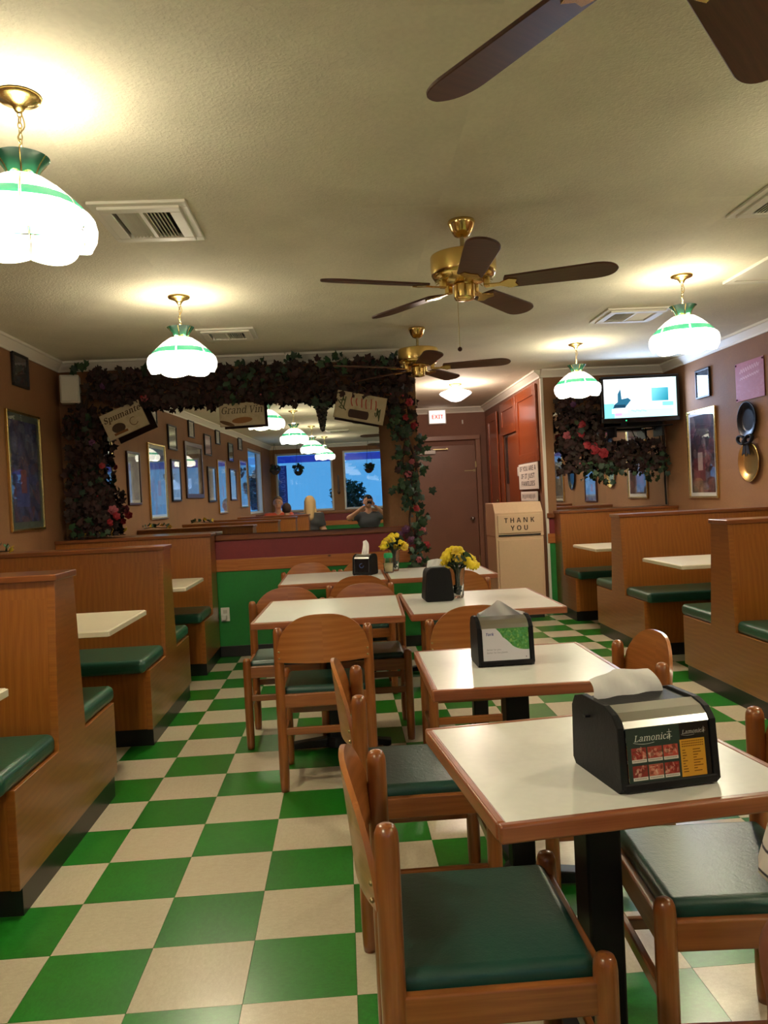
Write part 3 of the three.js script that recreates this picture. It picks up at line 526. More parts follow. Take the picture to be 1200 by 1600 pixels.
const lampSpots = [[0.005, -2.83, 'white and green glass pendant lamp closest to the wide mirror'], [0.005, -0.42, 'white and green glass pendant lamp beside the near ceiling vent on the left'], [3.11, -2.74, 'white and green glass pendant lamp in front of the pink wall poster'], [3.09, -4.90, 'white and green glass pendant lamp next to the television'], [0.005, 2.0, 'white and green glass pendant lamp over the left booths, second from the back windows'], [0.005, 4.4, 'white and green glass pendant lamp over the family\'s booth by the back windows'], [3.11, -0.57, 'white and green glass pendant lamp over the right booths, third from the television'], [3.11, 1.6, 'white and green glass pendant lamp over the right side, fourth from the television'], [3.11, 3.8, 'white and green glass pendant lamp on the right side closest to the back windows']];
let lamp0;
lampSpots.forEach(([x, z, label], i) => {
  if (!lamp0) lamp0 = makeLamp(label, x, z, 0.52); else copyOf(lamp0, label, [x, H, z], 0.52 + [0, 0.3, -0.2, 0.1, 0, 0.2, 0, 0, 0][i]);
  const down = new THREE.PointLight(LAMP_COLOR, LAMP_DOWN); down.position.set(x, H - 0.385, z); down.castShadow = true; down.shadow.radius = 3; scene.add(down);
  const up = new THREE.PointLight(LAMP_COLOR, LAMP_UP); up.position.set(x, H - 0.205, z + 0.0); up.castShadow = true; up.shadow.radius = 1.6; scene.add(up);
});

// ---------------------------------------------------------------- ceiling fans
function makeFan(label, x, z, turn) {
  const t = thing('ceiling_fan', label, 'fan', [x, H, z], turn, 'ceiling fans');
  part(t, 'canopy', lathe([[0, 0], [0.062, 0], [0.066, -0.01], [0.060, -0.022], [0.050, -0.05], [0.034, -0.072], [0.018, -0.078], [0, -0.078]], 28), M.brass);
  part(t, 'downrod', merge([cyl(0.011, 0.011, 0.09, 0, -0.12, 0), sph(0.018, 0, -0.155, 0)]), M.antique);
  part(t, 'motor_housing', lathe([[0, -0.156], [0.06, -0.157], [0.140, -0.160], [0.152, -0.164], [0.155, -0.170], [0.155, -0.236], [0.151, -0.246], [0.153, -0.252], [0.140, -0.270], [0.085, -0.290], [0.05, -0.296], [0, -0.296]], 44), M.brass, 'polished brass motor housing');
  part(t, 'vent_ring', merge([...Array(24)].map((_, i) => { const a = i / 24 * 2 * Math.PI; return box(0.003, 0.004, 0.042).rotateX(0.35).translate(0, -0.279, 0.117).rotateY(a); })), M.antique);
  part(t, 'switch_housing', lathe([[0, -0.294], [0.045, -0.296], [0.05, -0.304], [0.05, -0.36], [0.045, -0.37], [0.02, -0.376], [0, -0.377]], 26), M.brass);
  part(t, 'pull_chain', cyl(0.0018, 0.0018, 0.23, -0.03, -0.485, 0.02, 6), M.antique);
  part(t, 'pull_ball', sph(0.011, -0.03, -0.605, 0.02), M.walnut);
  for (let k = 0; k < 5; k++) {
    const a = (k * 72) * Math.PI / 180, b = new THREE.Group();
    const sh = new THREE.Shape(); sh.moveTo(0.20, -0.056); sh.lineTo(0.60, -0.070); sh.quadraticCurveTo(0.69, -0.068, 0.70, 0); sh.quadraticCurveTo(0.69, 0.068, 0.60, 0.070); sh.lineTo(0.20, 0.056); sh.quadraticCurveTo(0.175, 0, 0.20, -0.056);
    const g = new THREE.ExtrudeGeometry(sh, { depth: 0.006, bevelEnabled: true, bevelSize: 0.002, bevelThickness: 0.002, bevelSegments: 1, curveSegments: 8 }); g.rotateX(-Math.PI / 2).rotateX(-0.2).translate(0, -0.312, 0).rotateY(a);
    const blade = part(t, 'blade', uvm(g, 'x'), M.walnut, 'dark walnut fan blade');
    const arm = extr([[0.10, -0.016], [0.17, -0.012], [0.215, -0.045], [0.25, -0.03], [0.24, 0], [0.25, 0.03], [0.215, 0.045], [0.17, 0.012], [0.10, 0.016]], 0.005, 0.001); arm.rotateX(-Math.PI / 2).rotateX(-0.2).translate(0, -0.320, 0).rotateY(a); const riser = rbox(0.03, 0.05, 0.03, 0.006, 0.108, -0.297, 0).rotateY(a);
    part(blade, 'blade_arm', merge([arm, riser]), M.brass, 'brass blade bracket');
  }
  return t;
}
const fan0 = makeFan('brass ceiling fan with dark blades and long pull chain over the tables', 1.565, -1.645, -20 * Math.PI / 180);
copyOf(fan0, 'brass ceiling fan with dark blades closest to the mirror wall', [1.577, H, -3.99], -14 * Math.PI / 180);
{ const f = copyOf(fan0, 'brass ceiling fan with dark blades above the menu-card dispenser table', [1.57, H, 0.73], 48 * Math.PI / 180); f.children.filter((c) => c.name.startsWith('pull')).forEach((c) => f.remove(c)); part(f, 'pull_chain', cyl(0.0018, 0.0018, 0.06, -0.03, -0.405, 0.02, 6), M.antique); }
copyOf(fan0, 'brass ceiling fan with dark blades closest to the back windows', [1.57, H, 3.1], 12 * Math.PI / 180);

// ---------------------------------------------------------------- ceiling vents
function makeVent(label, x0, x1, z0, z1, cols = 2) {
  const w = x1 - x0, d = z1 - z0, t = thing('ceiling_vent', label, 'vent', [(x0 + x1) / 2, H, (z0 + z1) / 2], 0, 'ceiling vents'), f = 0.05;
  const fr = (a, h) => merge([rbox(w + 2 * a, h, f, 0.004, 0, -h / 2, d / 2 + a - f / 2), rbox(w + 2 * a, h, f, 0.004, 0, -h / 2, -d / 2 - a + f / 2), rbox(f, h, d + 2 * a - 2 * f, 0.004, w / 2 + a - f / 2, -h / 2, 0), rbox(f, h, d + 2 * a - 2 * f, 0.004, -w / 2 - a + f / 2, -h / 2, 0)]);
  part(t, 'outer_frame', fr(0.045, 0.014), M.vent); part(t, 'inner_frame', fr(0.012, 0.026), M.vent);
  part(t, 'duct', merge([box(w - 0.03, 0.004, d - 0.03, 0, 0.34, 0), box(0.004, 0.36, d - 0.034, w / 2 - 0.018, 0.165, 0), box(0.004, 0.36, d - 0.034, -w / 2 + 0.018, 0.165, 0), box(w - 0.04, 0.36, 0.004, 0, 0.165, d / 2 - 0.018), box(w - 0.04, 0.36, 0.004, 0, 0.165, -d / 2 + 0.018)]), M.duct, 'galvanized duct above the louvres');
  const n = Math.max(4, Math.round((w - 0.08) / 2 / 0.019)), cw = (w - 0.09) / cols;
  part(t, 'divider', box(0.016, 0.022, d - 0.07, 0, -0.013, 0), M.vent);
  const slat = [-1, 1].map((s) => box(0.0025, 0.021, d - 0.075).rotateZ(s * 0.75));
  for (let c = 0; c < cols; c++) for (let i = 0; i < n; i++) { const m = part(t, 'slat', slat[c % 2], M.vent); m.position.set((c - (cols - 1) / 2) * cw + ((i + 0.5) / n - 0.5) * (cw - 0.02) * (c % 2 ? 1 : 1), -0.014, 0); }
  return t;
}
makeVent('white louvred ceiling vent beside the near left pendant lamp', ...VENTS[0]);
makeVent('white louvred ceiling vent behind the pendant lamp nearest the mirror', ...VENTS[1]);
makeVent('white louvred ceiling vent in front of the television', ...VENTS[2]);
makeVent('white louvred ceiling vent over the right booths, third from the television', ...VENTS[3]);
makeVent('white louvred ceiling vent close to the back windows', ...VENTS[4]);
{ const t = thing('ceiling_hatch', 'plain white framed ceiling hatch near the right wall', 'hatch', [3.77, H, -2.64]);
  part(t, 'hatch_frame', merge([rbox(0.62, 0.02, 0.05, 0.004, 0, -0.01, 0.26), rbox(0.62, 0.02, 0.05, 0.004, 0, -0.01, -0.26), rbox(0.05, 0.02, 0.47, 0.004, 0.285, -0.01, 0), rbox(0.05, 0.02, 0.47, 0.004, -0.285, -0.01, 0)]), M.vent); part(t, 'hatch_panel', rbox(0.5, 0.01, 0.46, 0.003, 0, -0.006, 0), M.vent); }

// ---------------------------------------------------------------- mirrors
{
  const a = -2.0 * Math.PI / 180, w = 2.38, h = 1.13, t = thing('hanging_mirror', 'wide frameless mirror hung on the wall among the garlands', 'mirror', [0.10, 1.07, -4.808], a);
  part(t, 'mirror_glass', box(w, h, 0.006, 0, h / 2, 0), M.mirror, 'silvered mirror glass');
  const wedge = extr([[-w / 2 + 0.02, -0.006], [w / 2 - 0.02, -0.085], [w / 2 - 0.02, -0.004], [-w / 2 + 0.02, -0.004]], h - 0.03); wedge.rotateX(-Math.PI / 2).scale(1, 1, -1).translate(0, 0.015, 0);
  { const p = wedge.attributes.position; for (let i = 0; i < p.count; i += 3) { const q = [0, 1, 2].map((k) => [p.getX(i + k), p.getY(i + k), p.getZ(i + k)]); p.setXYZ(i + 1, ...q[2]); p.setXYZ(i + 2, ...q[1]); } wedge.computeVertexNormals(); }
  part(t, 'backing', uvm(wedge), M.vine);
  const m = thing('hanging_mirror', 'frameless mirror behind the last right booth, below the television garland', 'mirror', [3.855, 1.095, ZF + 0.006]);
  part(m, 'mirror_glass', box(1.225, 1.05, 0.006, 0, 0.525, 0), M.mirror, 'silvered mirror glass');
  part(m, 'clip', merge([-0.5, 0.5].map((x) => box(0.03, 0.02, 0.012, x, 0.0, 0.002))), M.chrome);
}

// ---------------------------------------------------------------- framed pictures
function artTex(seed, cols, style = 0) {
  return canvasTex(192, 256, (x, w, h) => {
    const r = rng(seed); x.fillStyle = cols[0]; x.fillRect(0, 0, w, h);
    for (let i = 0; i < 150; i++) { x.globalAlpha = 0.12 + r() * 0.3; x.fillStyle = cols[Math.floor(r() * cols.length)]; x.beginPath(); x.ellipse(r() * w, r() * h, 6 + r() * 26, 5 + r() * 34, r() * 3, 0, 7); x.fill(); }
    x.globalAlpha = 1;
    if (style === 1) { x.fillStyle = cols[1]; x.globalAlpha = 0.7; x.fillRect(20, h * 0.55, w * 0.5, h * 0.3); x.fillStyle = cols[3]; x.fillRect(w * 0.3, h * 0.48, 40, 60); x.globalAlpha = 1; }
    if (style === 2) { x.strokeStyle = '#8f8d98'; x.lineWidth = 1.4; for (let i = 0; i < 26; i++) { x.beginPath(); x.moveTo(16, 20 + i * 8.5); x.lineTo(16 + (w - 40) * (0.4 + r() * 0.6), 20 + i * 8.5); x.stroke(); } }
  });
}
function picture(name, label, cat, pos, turn, w, h, frameMat, fw, tex, mat, matW = 0) {  // local: faces +z, base on its back
  const t = thing(name, label, cat, pos, turn, 'pictures on the walls');
  const d = 0.022;
  part(t, 'frame', merge([rbox(w, fw, d, 0.004, 0, h / 2 - fw / 2, d / 2), rbox(w, fw, d, 0.004, 0, -h / 2 + fw / 2, d / 2), rbox(fw, h - 2 * fw, d, 0.004, w / 2 - fw / 2, 0, d / 2, 'y'), rbox(fw, h - 2 * fw, d, 0.004, -w / 2 + fw / 2, 0, d / 2, 'y')]), frameMat);
  const iw = w - 2 * fw, ih = h - 2 * fw;
  if (matW) part(t, 'mount', box(iw, ih, 0.003, 0, 0, 0.006), mat);
  part(t, 'print', new THREE.BoxGeometry(iw - 2 * matW, ih - 2 * matW, 0.002).translate(0, 0, 0.009), S({ map: tex, roughness: 0.7 }));
  part(t, 'glass', new THREE.BoxGeometry(iw, ih, 0.002).translate(0, 0, 0.014), M.pane);
  return t;
}
const onLeft = Math.PI / 2, onRight = -Math.PI / 2;
const greenMat = S({ color: lin(0.10, 0.13, 0.11), roughness: 0.8 }), creamMat = S({ color: lin(0.72, 0.66, 0.55), roughness: 0.8 }), whiteMat = S({ color: lin(0.7, 0.68, 0.66), roughness: 0.8 });
const blues = ['#2b3358', '#4a5aa8', '#6f6a8c', '#a0524a', '#8c8f9a', '#3f4f86'], reds = ['#2a1516', '#6e1f24', '#8c3a35', '#c9b8a4', '#1a1420', '#4b2a52'], greys = ['#a9adb8', '#8c92a4', '#c4c4c8', '#7c8496', '#b7b2b0'];
const skies = ['#5a78b8', '#89a6d8', '#4462a6', '#a55560', '#93b0e0'], sepia = ['#6a584a', '#8d7a66', '#4c3d33', '#a3937c'];
picture('framed_poster', 'tall gold-framed poster in blues and reds on the left wall above the booths', 'picture', [XL + 0.003, 1.645, -4.02], onLeft, 0.63, 0.89, M.gold, 0.018, artTex(3, blues, 1), greenMat, 0.05);
picture('framed_photo', 'small dark-framed photo high on the left wall near the mirror corner', 'picture', [XL + 0.003, 2.405, -4.02], onLeft, 0.29, 0.25, M.blackFrame, 0.022, artTex(5, ['#3c3f42', '#7d2f2c', '#5c6468', '#20242a']));
picture('framed_certificate', 'brown-framed pale certificate on the left wall beside the gold poster', 'picture', [XL + 0.003, 1.66, -3.06], onLeft, 0.42, 0.58, M.brownFrame, 0.025, artTex(7, greys, 2), whiteMat, 0.03);
picture('framed_poster', 'gold-framed pale blue poster with white margin on the left wall', 'picture', [XL + 0.003, 1.64, -2.2], onLeft, 0.68, 0.9, M.gold, 0.022, artTex(9, skies, 1), whiteMat, 0.035);
picture('framed_certificate', 'black-framed white certificate between the blue poster and the dark picture', 'picture', [XL + 0.003, 1.67, -1.41], onLeft, 0.42, 0.54, M.blackFrame, 0.022, artTex(11, greys, 2), whiteMat, 0.03);
picture('framed_painting', 'large dark wood framed picture in the middle of the left wall', 'picture', [XL + 0.003, 1.83, -0.46], onLeft, 0.95, 0.78, M.brownFrame, 0.06, artTex(13, sepia));
picture('framed_photo', 'black-framed photo beside the large dark wood picture', 'picture', [XL + 0.003, 1.65, 0.57], onLeft, 0.5, 0.54, M.blackFrame, 0.025, artTex(15, greys, 2), whiteMat, 0.04);
picture('framed_poster', 'gold-framed blue poster on the left wall beyond the dark picture', 'picture', [XL + 0.003, 1.62, 1.3], onLeft, 0.6, 0.87, M.gold, 0.02, artTex(17, skies, 1), whiteMat, 0.02);
picture('framed_certificate', 'brown-framed certificate between two gold-framed blue posters', 'picture', [XL + 0.003, 1.67, 2.17], onLeft, 0.5, 0.55, M.brownFrame, 0.025, artTex(19, greys, 2), whiteMat, 0.03);
picture('framed_poster', 'gold-framed blue poster next to the side window', 'picture', [XL + 0.003, 1.70, 3.13], onLeft, 0.7, 0.87, M.gold, 0.02, artTex(21, skies, 1), whiteMat, 0.02);
const upper = [[-2.24, 2.40, 0.24, 0.2, 'white-matted small photo'], [-1.49, 2.22, 0.38, 0.32, 'grey-green small print'], [-0.52, 2.41, 0.3, 0.24, 'tiny pale photo'], [0.42, 2.25, 0.42, 0.32, 'faded pink print'], [1.13, 2.42, 0.3, 0.23, 'narrow dark photo'], [2.09, 2.23, 0.38, 0.32, 'grey small print'], [2.95, 2.43, 0.36, 0.23, 'small dark landscape photo']];
upper.forEach(([z, y, w, h, what], i) => picture('framed_photo', `${what} high on the left wall, ${['first', 'second', 'third', 'fourth', 'fifth', 'sixth', 'last'][i]} along from the mirror`, 'picture', [XL + 0.003, y, z], onLeft, w, h, M.blackFrame, 0.02, artTex(31 + i, i === 3 ? ['#b07c84', '#9c6a78', '#c49aa0'] : i % 2 ? ['#59635f', '#7b8480', '#454d4b'] : ['#b9b6ae', '#8d8d88', '#55565a']), whiteMat, i === 0 ? 0.03 : 0.012));
picture('framed_poster', 'gold-framed dark red poster on the right wall beside the television', 'picture', [XR - 0.003, 1.60, -5.46], onRight, 0.61, 0.87, M.gold, 0.022, artTex(41, reds, 1), whiteMat, 0.035);
picture('framed_photo', 'small black-framed glossy photo high beside the television', 'picture', [XR - 0.003, 2.275, -5.385], onRight, 0.29, 0.28, M.blackFrame, 0.018, artTex(43, ['#1b2430', '#2c3c4c', '#151a22']));
picture('framed_poster', 'blue picture on the right wall seen in the small mirror', 'picture', [XR - 0.003, 1.36, -3.68], onRight, 0.52, 0.48, M.brownFrame, 0.02, artTex(45, skies, 1));
picture('framed_poster', 'gold-framed poster on the right wall seen at the edge of the small mirror', 'picture', [XR - 0.003, 1.55, -2.04], onRight, 0.54, 0.86, M.gold, 0.02, artTex(47, sepia, 1), whiteMat, 0.03);
{ // unframed pink print
  const tx = canvasTex(256, 256, (x, w, h) => { const r = rng(8); x.fillStyle = '#a5546e'; x.fillRect(0, 0, w, h); for (let i = 0; i < 300; i++) { x.globalAlpha = 0.15; x.fillStyle = r() < 0.5 ? '#8d3d5e' : '#c0809a'; x.fillRect(r() * w, r() * h, 20 * r() + 4, 14 * r() + 4); } x.globalAlpha = 0.85; x.strokeStyle = '#ddb6c8'; x.lineWidth = 5; for (let k = 0; k < 2; k++) { x.beginPath(); for (let i = 0; i <= 60; i++) { const px = 40 + i * 2.9, py = 60 + k * 50 - i * 0.35 + Math.sin(i * 0.9 + k) * (13 - k * 6); if (i) x.lineTo(px, py); else x.moveTo(px, py); } x.stroke(); } x.globalAlpha = 1; });
  const t = thing('wall_poster', 'unframed pink print with pale script pinned high on the right wall', 'poster', [XR - 0.003, 2.18, -4.53], onRight);
  part(t, 'sheet', new THREE.BoxGeometry(0.47, 0.33, 0.004).translate(0, 0, 0.004), S({ map: tx, roughness: 0.6 }));
  part(t, 'pin', merge([[-0.22, 0.15], [0.22, 0.15], [-0.22, -0.15]].map(([a, b]) => sph(0.008, a, b, 0.008, 8, 6))), M.purple);
}
{ // plates with ribbon
  const pl = (name, label, z, y, w, h, mat, extra) => { const t = thing(name, label, 'plate', [XR - 0.004, y, z], onRight, 'decorative wall plates'); const g = lathe([[0, 0.012], [0.55, 0.012], [0.68, 0.02], [0.95, 0.034], [1, 0.032], [0.98, 0.024], [0.7, 0.006], [0.5, 0.0], [0, 0.0]], 40); g.rotateX(Math.PI / 2).scale(w / 2, h / 2, 1); part(t, 'plate_dish', g, mat); part(t, 'hanger', box(0.03, 0.02, 0.006, 0, h * 0.35, 0.002), M.antique); if (extra) extra(t); return t; };
  pl('wall_plate', 'black oval plate hanging above a gold plate on the right wall', -4.56, 1.84, 0.32, 0.32, P({ color: lin(0.006, 0.006, 0.007), roughness: 0.22, specularIntensity: 0.25 }));
  pl('wall_plate', 'gold plate under the black plate, with a dark ribbon bow', -4.555, 1.48, 0.35, 0.35, M.gold);
  pl('wall_plate', 'black plate on the right wall between the blue picture and a gold poster', -2.81, 1.5, 0.33, 0.4, M.darkGlossy);
  const b = thing('ribbon_bow', 'dark ribbon bow between the black and the gold plate', 'bow', [XR - 0.045, 1.655, -4.56], onRight);
  const ribbon = P({ color: lin(0.012, 0.012, 0.018), roughness: 0.6, specularIntensity: 0.3, side: THREE.DoubleSide });
  for (const s of [-1, 1]) { const g = new THREE.TorusGeometry(0.055, 0.016, 8, 18); g.scale(1.15, 0.6, 1).translate(s * 0.062, 0.0, 0.01).rotateZ(s * 0.25); part(b, 'loop', g, ribbon); const tail = extr([[0, 0], [s * 0.035, -0.005], [s * 0.07, -0.12], [s * 0.03, -0.10], [s * 0.01, -0.13]], 0.006); part(b, 'tail', tail, ribbon); }
  part(b, 'knot', sph(0.024, 0, 0, 0.015), ribbon);
}

// ---------------------------------------------------------------- television in the corner
{
  const t = thing('television', 'flat television glowing on a bracket in the far right corner', 'television', [4.03, 2.205, -5.88], -0.05);
  const w = 0.80, h = 0.475;
  part(t, 'bezel', merge([rbox(w, 0.03, 0.06, 0.008, 0, h / 2 - 0.015, 0), rbox(w, 0.05, 0.06, 0.008, 0, -h / 2 + 0.025, 0), rbox(0.03, h - 0.08, 0.06, 0.008, -w / 2 + 0.015, 0.01, 0), rbox(0.03, h - 0.08, 0.06, 0.008, w / 2 - 0.015, 0.01, 0)]), M.darkGlossy);
  part(t, 'back_shell', rbox(w - 0.03, h - 0.03, 0.06, 0.015, 0, 0, -0.045), M.plastic);
  const tx = canvasTex(512, 288, (x, W, hh) => {
    x.fillStyle = '#f4fbff'; x.fillRect(0, 0, W, hh); let g = x.createLinearGradient(330, 60, 470, 150); g.addColorStop(0, '#8fe3ee'); g.addColorStop(1, '#1b7f98'); x.fillStyle = g; x.fillRect(336, 76, 118, 96);
    x.fillStyle = '#7fdce6'; x.fillRect(0, 180, 70, 108); x.fillRect(410, 180, 102, 30); x.fillStyle = '#bfeff4'; x.fillRect(70, 230, 442, 58); x.fillStyle = '#c8f2f6'; x.fillRect(486, 0, 26, 288);
    x.fillStyle = '#23607c'; x.beginPath(); x.moveTo(96, 170); x.lineTo(98, 110); x.lineTo(118, 74); x.lineTo(124, 150); x.lineTo(170, 142); x.lineTo(190, 160); x.lineTo(150, 208); x.lineTo(60, 216); x.lineTo(74, 186); x.closePath(); x.fill(); x.fillStyle = '#123a52'; x.fillRect(70, 190, 80, 24);
    x.fillStyle = '#e7f6ff'; x.fillRect(52, 220, 110, 34); x.fillStyle = '#c9a6e0'; x.fillRect(74, 252, 50, 20); x.strokeStyle = '#7e97a8'; x.lineWidth = 2; for (let i = 0; i < 9; i++) x.strokeRect(190 + i * 12, 232 + (i % 3) * 4, 8, 6);
  });
  part(t, 'screen', new THREE.BoxGeometry(w - 0.056, h - 0.076, 0.004).translate(0, 0.01, 0.022), S({ color: 0x111111, map: null, roughness: 0.2, emissive: 0xffffff, emissiveMap: tx, emissiveIntensity: 2.0 }), 'bright screen showing a pale blue room');
  part(t, 'power_led', sph(0.007, -0.155, -h / 2 + 0.02, 0.032, 8, 6), S({ color: lin(0, 0.3, 0.1), emissive: lin(0.05, 1, 0.35), emissiveIntensity: 1.6 }), 'small green power light');
  part(t, 'bracket', merge([box(0.2, 0.2, 0.03, 0, 0, -0.09), box(0.06, 0.08, 0.30, 0.0, 0, -0.25), box(0.22, 0.24, 0.03, 0, 0, -0.415)]), M.black);
  const l = new THREE.RectAreaLight(lin(0.45, 0.62, 1), 16, w - 0.06, h - 0.08); l.position.set(4.03 - 0.0016, 2.215, -5.88 + 0.04); l.rotation.y = -0.05 + Math.PI; scene.add(l);
}
{ const t = thing('cable_box', 'black shelf box with dark cables under the television', 'box', [4.05, 1.9, -6.08]);
  part(t, 'shelf', rbox(0.7, 0.012, 0.22, 0.003, 0, 0.035, 0.02), M.black); part(t, 'shelf_bracket', merge([box(0.02, 0.1, 0.24, -0.25, -0.02, -0.01), box(0.02, 0.1, 0.24, 0.25, -0.02, -0.01)]), M.black); part(t, 'player', rbox(0.36, 0.045, 0.2, 0.006, 0.05, 0.064, 0.02), M.plastic); part(t, 'cable', tube([[0.2, 0.05, -0.08], [0.3, -0.1, -0.1], [0.22, -0.2, -0.12], [0.1, 0.05, -0.08]], 0.005), M.black); }
single('power_cable', tube([[4.44, 2.0, -6.30], [4.45, 1.6, -6.305], [4.445, 1.3, -6.31], [4.45, 1.1, -6.31]], 0.006), M.dark, 'dark cable running down the corner below the television', 'cable');
{ const t = thing('wall_speaker', 'boxy cream wall speaker in the left corner above the garland', 'speaker', [-1.30, 2.355, -4.74], 0.22);
  part(t, 'cabinet_box', rbox(0.155, 0.235, 0.15, 0.01, 0, 0, 0), M.speaker); part(t, 'grille', rbox(0.135, 0.21, 0.012, 0.006, 0, 0, 0.078), M.speaker); part(t, 'bracket', box(0.04, 0.06, 0.06, 0, 0, -0.10), M.black); }
{ const t = thing('security_camera', 'small white dome camera mounted at the ceiling above the mirror', 'camera', [0.553, H - 0.005, -4.77]);
  part(t, 'mount', lathe([[0, 0], [0.045, 0], [0.045, -0.02], [0.04, -0.028], [0, -0.028]], 20), M.white); part(t, 'ball', lathe([[0.04, -0.02], [0.046, -0.05], [0.04, -0.078], [0.02, -0.095], [0, -0.098]], 20), M.white); part(t, 'lens', cyl(0.018, 0.018, 0.02).rotateX(Math.PI / 2).translate(0, -0.062, 0.038), M.darkGlossy, 'black lens'); }
{ const t = thing('outlet_plate', 'white wall outlet on the green wainscot beside the left booth', 'outlet', [-0.12, 0.372, ZM + 0.012]);
  part(t, 'plate', rbox(0.075, 0.12, 0.008, 0.003, 0, 0, 0.004), M.white); part(t, 'receptacle', merge([rbox(0.034, 0.032, 0.004, 0.002, 0, 0.025, 0.009), rbox(0.034, 0.032, 0.004, 0.002, 0, -0.025, 0.009)]), S({ color: lin(0.5, 0.48, 0.44), roughness: 0.5 })); part(t, 'plug', rbox(0.04, 0.045, 0.035, 0.006, -0.008, -0.025, 0.025), M.white); }

// ---------------------------------------------------------------- napkin dispensers
function napkinSheet(w, h, lean, seed, peak = 0.35) {                   // folded paper napkin pulled up from the slot
  const g = new THREE.PlaneGeometry(w, h, 14, 8), p = g.attributes.position, r = rng(seed), a = r() * 6;
  for (let i = 0; i < p.count; i++) { const u = p.getX(i) / w, v = p.getY(i) / h + 0.5; p.setXYZ(i, p.getX(i) * (1 - 0.10 * v), v * h * (1 - peak * Math.abs(u + 0.05) * v) * Math.cos(lean * v), v * h * Math.sin(lean * v) * 0.9 + 0.006 * Math.sin(u * 7 + a) * v + 0.004 * Math.sin(u * 15 + v * 4)); }
  g.computeVertexNormals(); const b = g.clone().translate(0.004, -0.002, -0.004); return merge([g, b]);
}
function makeDispenser(label, x, z, turn, o) {
  const w = o.w, d = o.d, h = o.h, t = thing('napkin_dispenser', label, 'napkin dispenser', [x, 0.749, z], turn);
  const prof = [[-d / 2, 0.012], [-d / 2 + 0.012, 0], [d / 2 - 0.012, 0], [d / 2, 0.012], [d / 2 - 0.010, h * 0.80], [d / 2 - 0.028, h * 0.93], [d / 2 - 0.06, h], [-d / 2 + 0.05, h], [-d / 2 + 0.018, h * 0.94], [-d / 2 + 0.004, h * 0.8]];
  if (o.plain) { const q = 0.032, a = w / 2 - 0.008, b = h - 0.008, sh = new THREE.Shape(); sh.moveTo(-a + 0.012, 0.008); sh.lineTo(a - 0.012, 0.008); sh.quadraticCurveTo(a + 0.002, 0.008, a, 0.022); sh.lineTo(a - 0.012, b - q); sh.quadraticCurveTo(a - 0.014, b, a - 0.014 - q, b); sh.lineTo(-a + 0.014 + q, b); sh.quadraticCurveTo(-a + 0.014, b, -a + 0.012, b - q); sh.lineTo(-a, 0.022); sh.quadraticCurveTo(-a - 0.002, 0.008, -a + 0.012, 0.008); const g = new THREE.ExtrudeGeometry(sh, { depth: d - 0.016, bevelEnabled: true, bevelSize: 0.008, bevelThickness: 0.008, bevelSegments: 3, curveSegments: 6 }).translate(0, 0, -d / 2 + 0.008); part(t, 'casing', uvm(g), M.plastic); part(t, 'slot_plate', rbox(w * 0.5, 0.006, d * 0.5, 0.002, 0, h + 0.001, 0), M.steel); const n = part(t, 'napkin', napkinSheet(o.napkin[0], o.napkin[1], o.napkin[2], o.seed), M.paper, 'white paper napkin sticking out of the slot'); n.position.set(0, h, 0); return t; }
  const side = () => { const g = extr(prof, 0.010, 0.002); g.rotateY(-Math.PI / 2); return g; };
  part(t, 'side_plate', uvm(side().translate(-w / 2 + 0.012, 0, 0)), M.plastic); part(t, 'side_plate', uvm(side().translate(w / 2 - 0.002, 0, 0)), M.plastic);
  const inner = prof.map(([a, b]) => [a * 0.965, b * 0.965 + 0.002]); const core = extr(inner, w - 0.026); core.rotateY(-Math.PI / 2).translate(w / 2 - 0.013, 0, 0);
  part(t, 'core', uvm(core), o.coreMat || M.plastic);
  // lower lip and front window holding the card
  part(t, 'front_lip', uvm(new RoundedBoxGeometry(w - 0.01, 0.018, 0.014, 2, 0.005).translate(0, 0.012, d / 2 - 0.004)), M.plastic);
  const slope = Math.atan2(0.010, h * 0.80 - 0.012);
  for (const s of o.both ? [1, -1] : [1]) if (o.card) { const f = new THREE.BoxGeometry(w - 0.034, h * 0.70, 0.0016).rotateX(-slope).translate(0, h * 0.44, d / 2 - 0.0055); if (s < 0) f.rotateY(Math.PI); part(t, 'card', f, S({ map: o.card, roughness: 0.25 }), o.cardLabel); }
  // curved metal plate over the top front edge
  const arc = [[d / 2 - 0.009, h * 0.795], [d / 2 - 0.016, h * 0.87], [d / 2 - 0.034, h * 0.95], [d / 2 - 0.064, h * 1.0]], tp = arc.concat(arc.slice().reverse().map(([a, b]) => [a - 0.003, b - 0.004]));
  const plate = extr(tp, w - 0.03); plate.rotateY(-Math.PI / 2).translate(w / 2 - 0.015, 0, 0);
  part(t, 'face_plate', uvm(plate), o.plateMat || M.steel, 'brushed metal curved top plate');
  const wing = merge([-1, 1].map((s) => box(0.02, 0.004, 0.012, s * (w / 2 + 0.001), h * 0.78, -d * 0.1))); if (o.latch) part(t, 'side_latch', wing, M.black);
  if (o.napkin) { const n = part(t, 'napkin', napkinSheet(o.napkin[0], o.napkin[1], o.napkin[2], o.seed, o.peak), M.paper, 'white paper napkin sticking out of the slot'); n.position.set(o.napkin[3] || 0, h - 0.008, o.napkin[4] ?? -0.01); n.rotation.z = o.napkin[5] || 0; n.rotation.y = o.napkin[6] || 0; }
  return t;
}
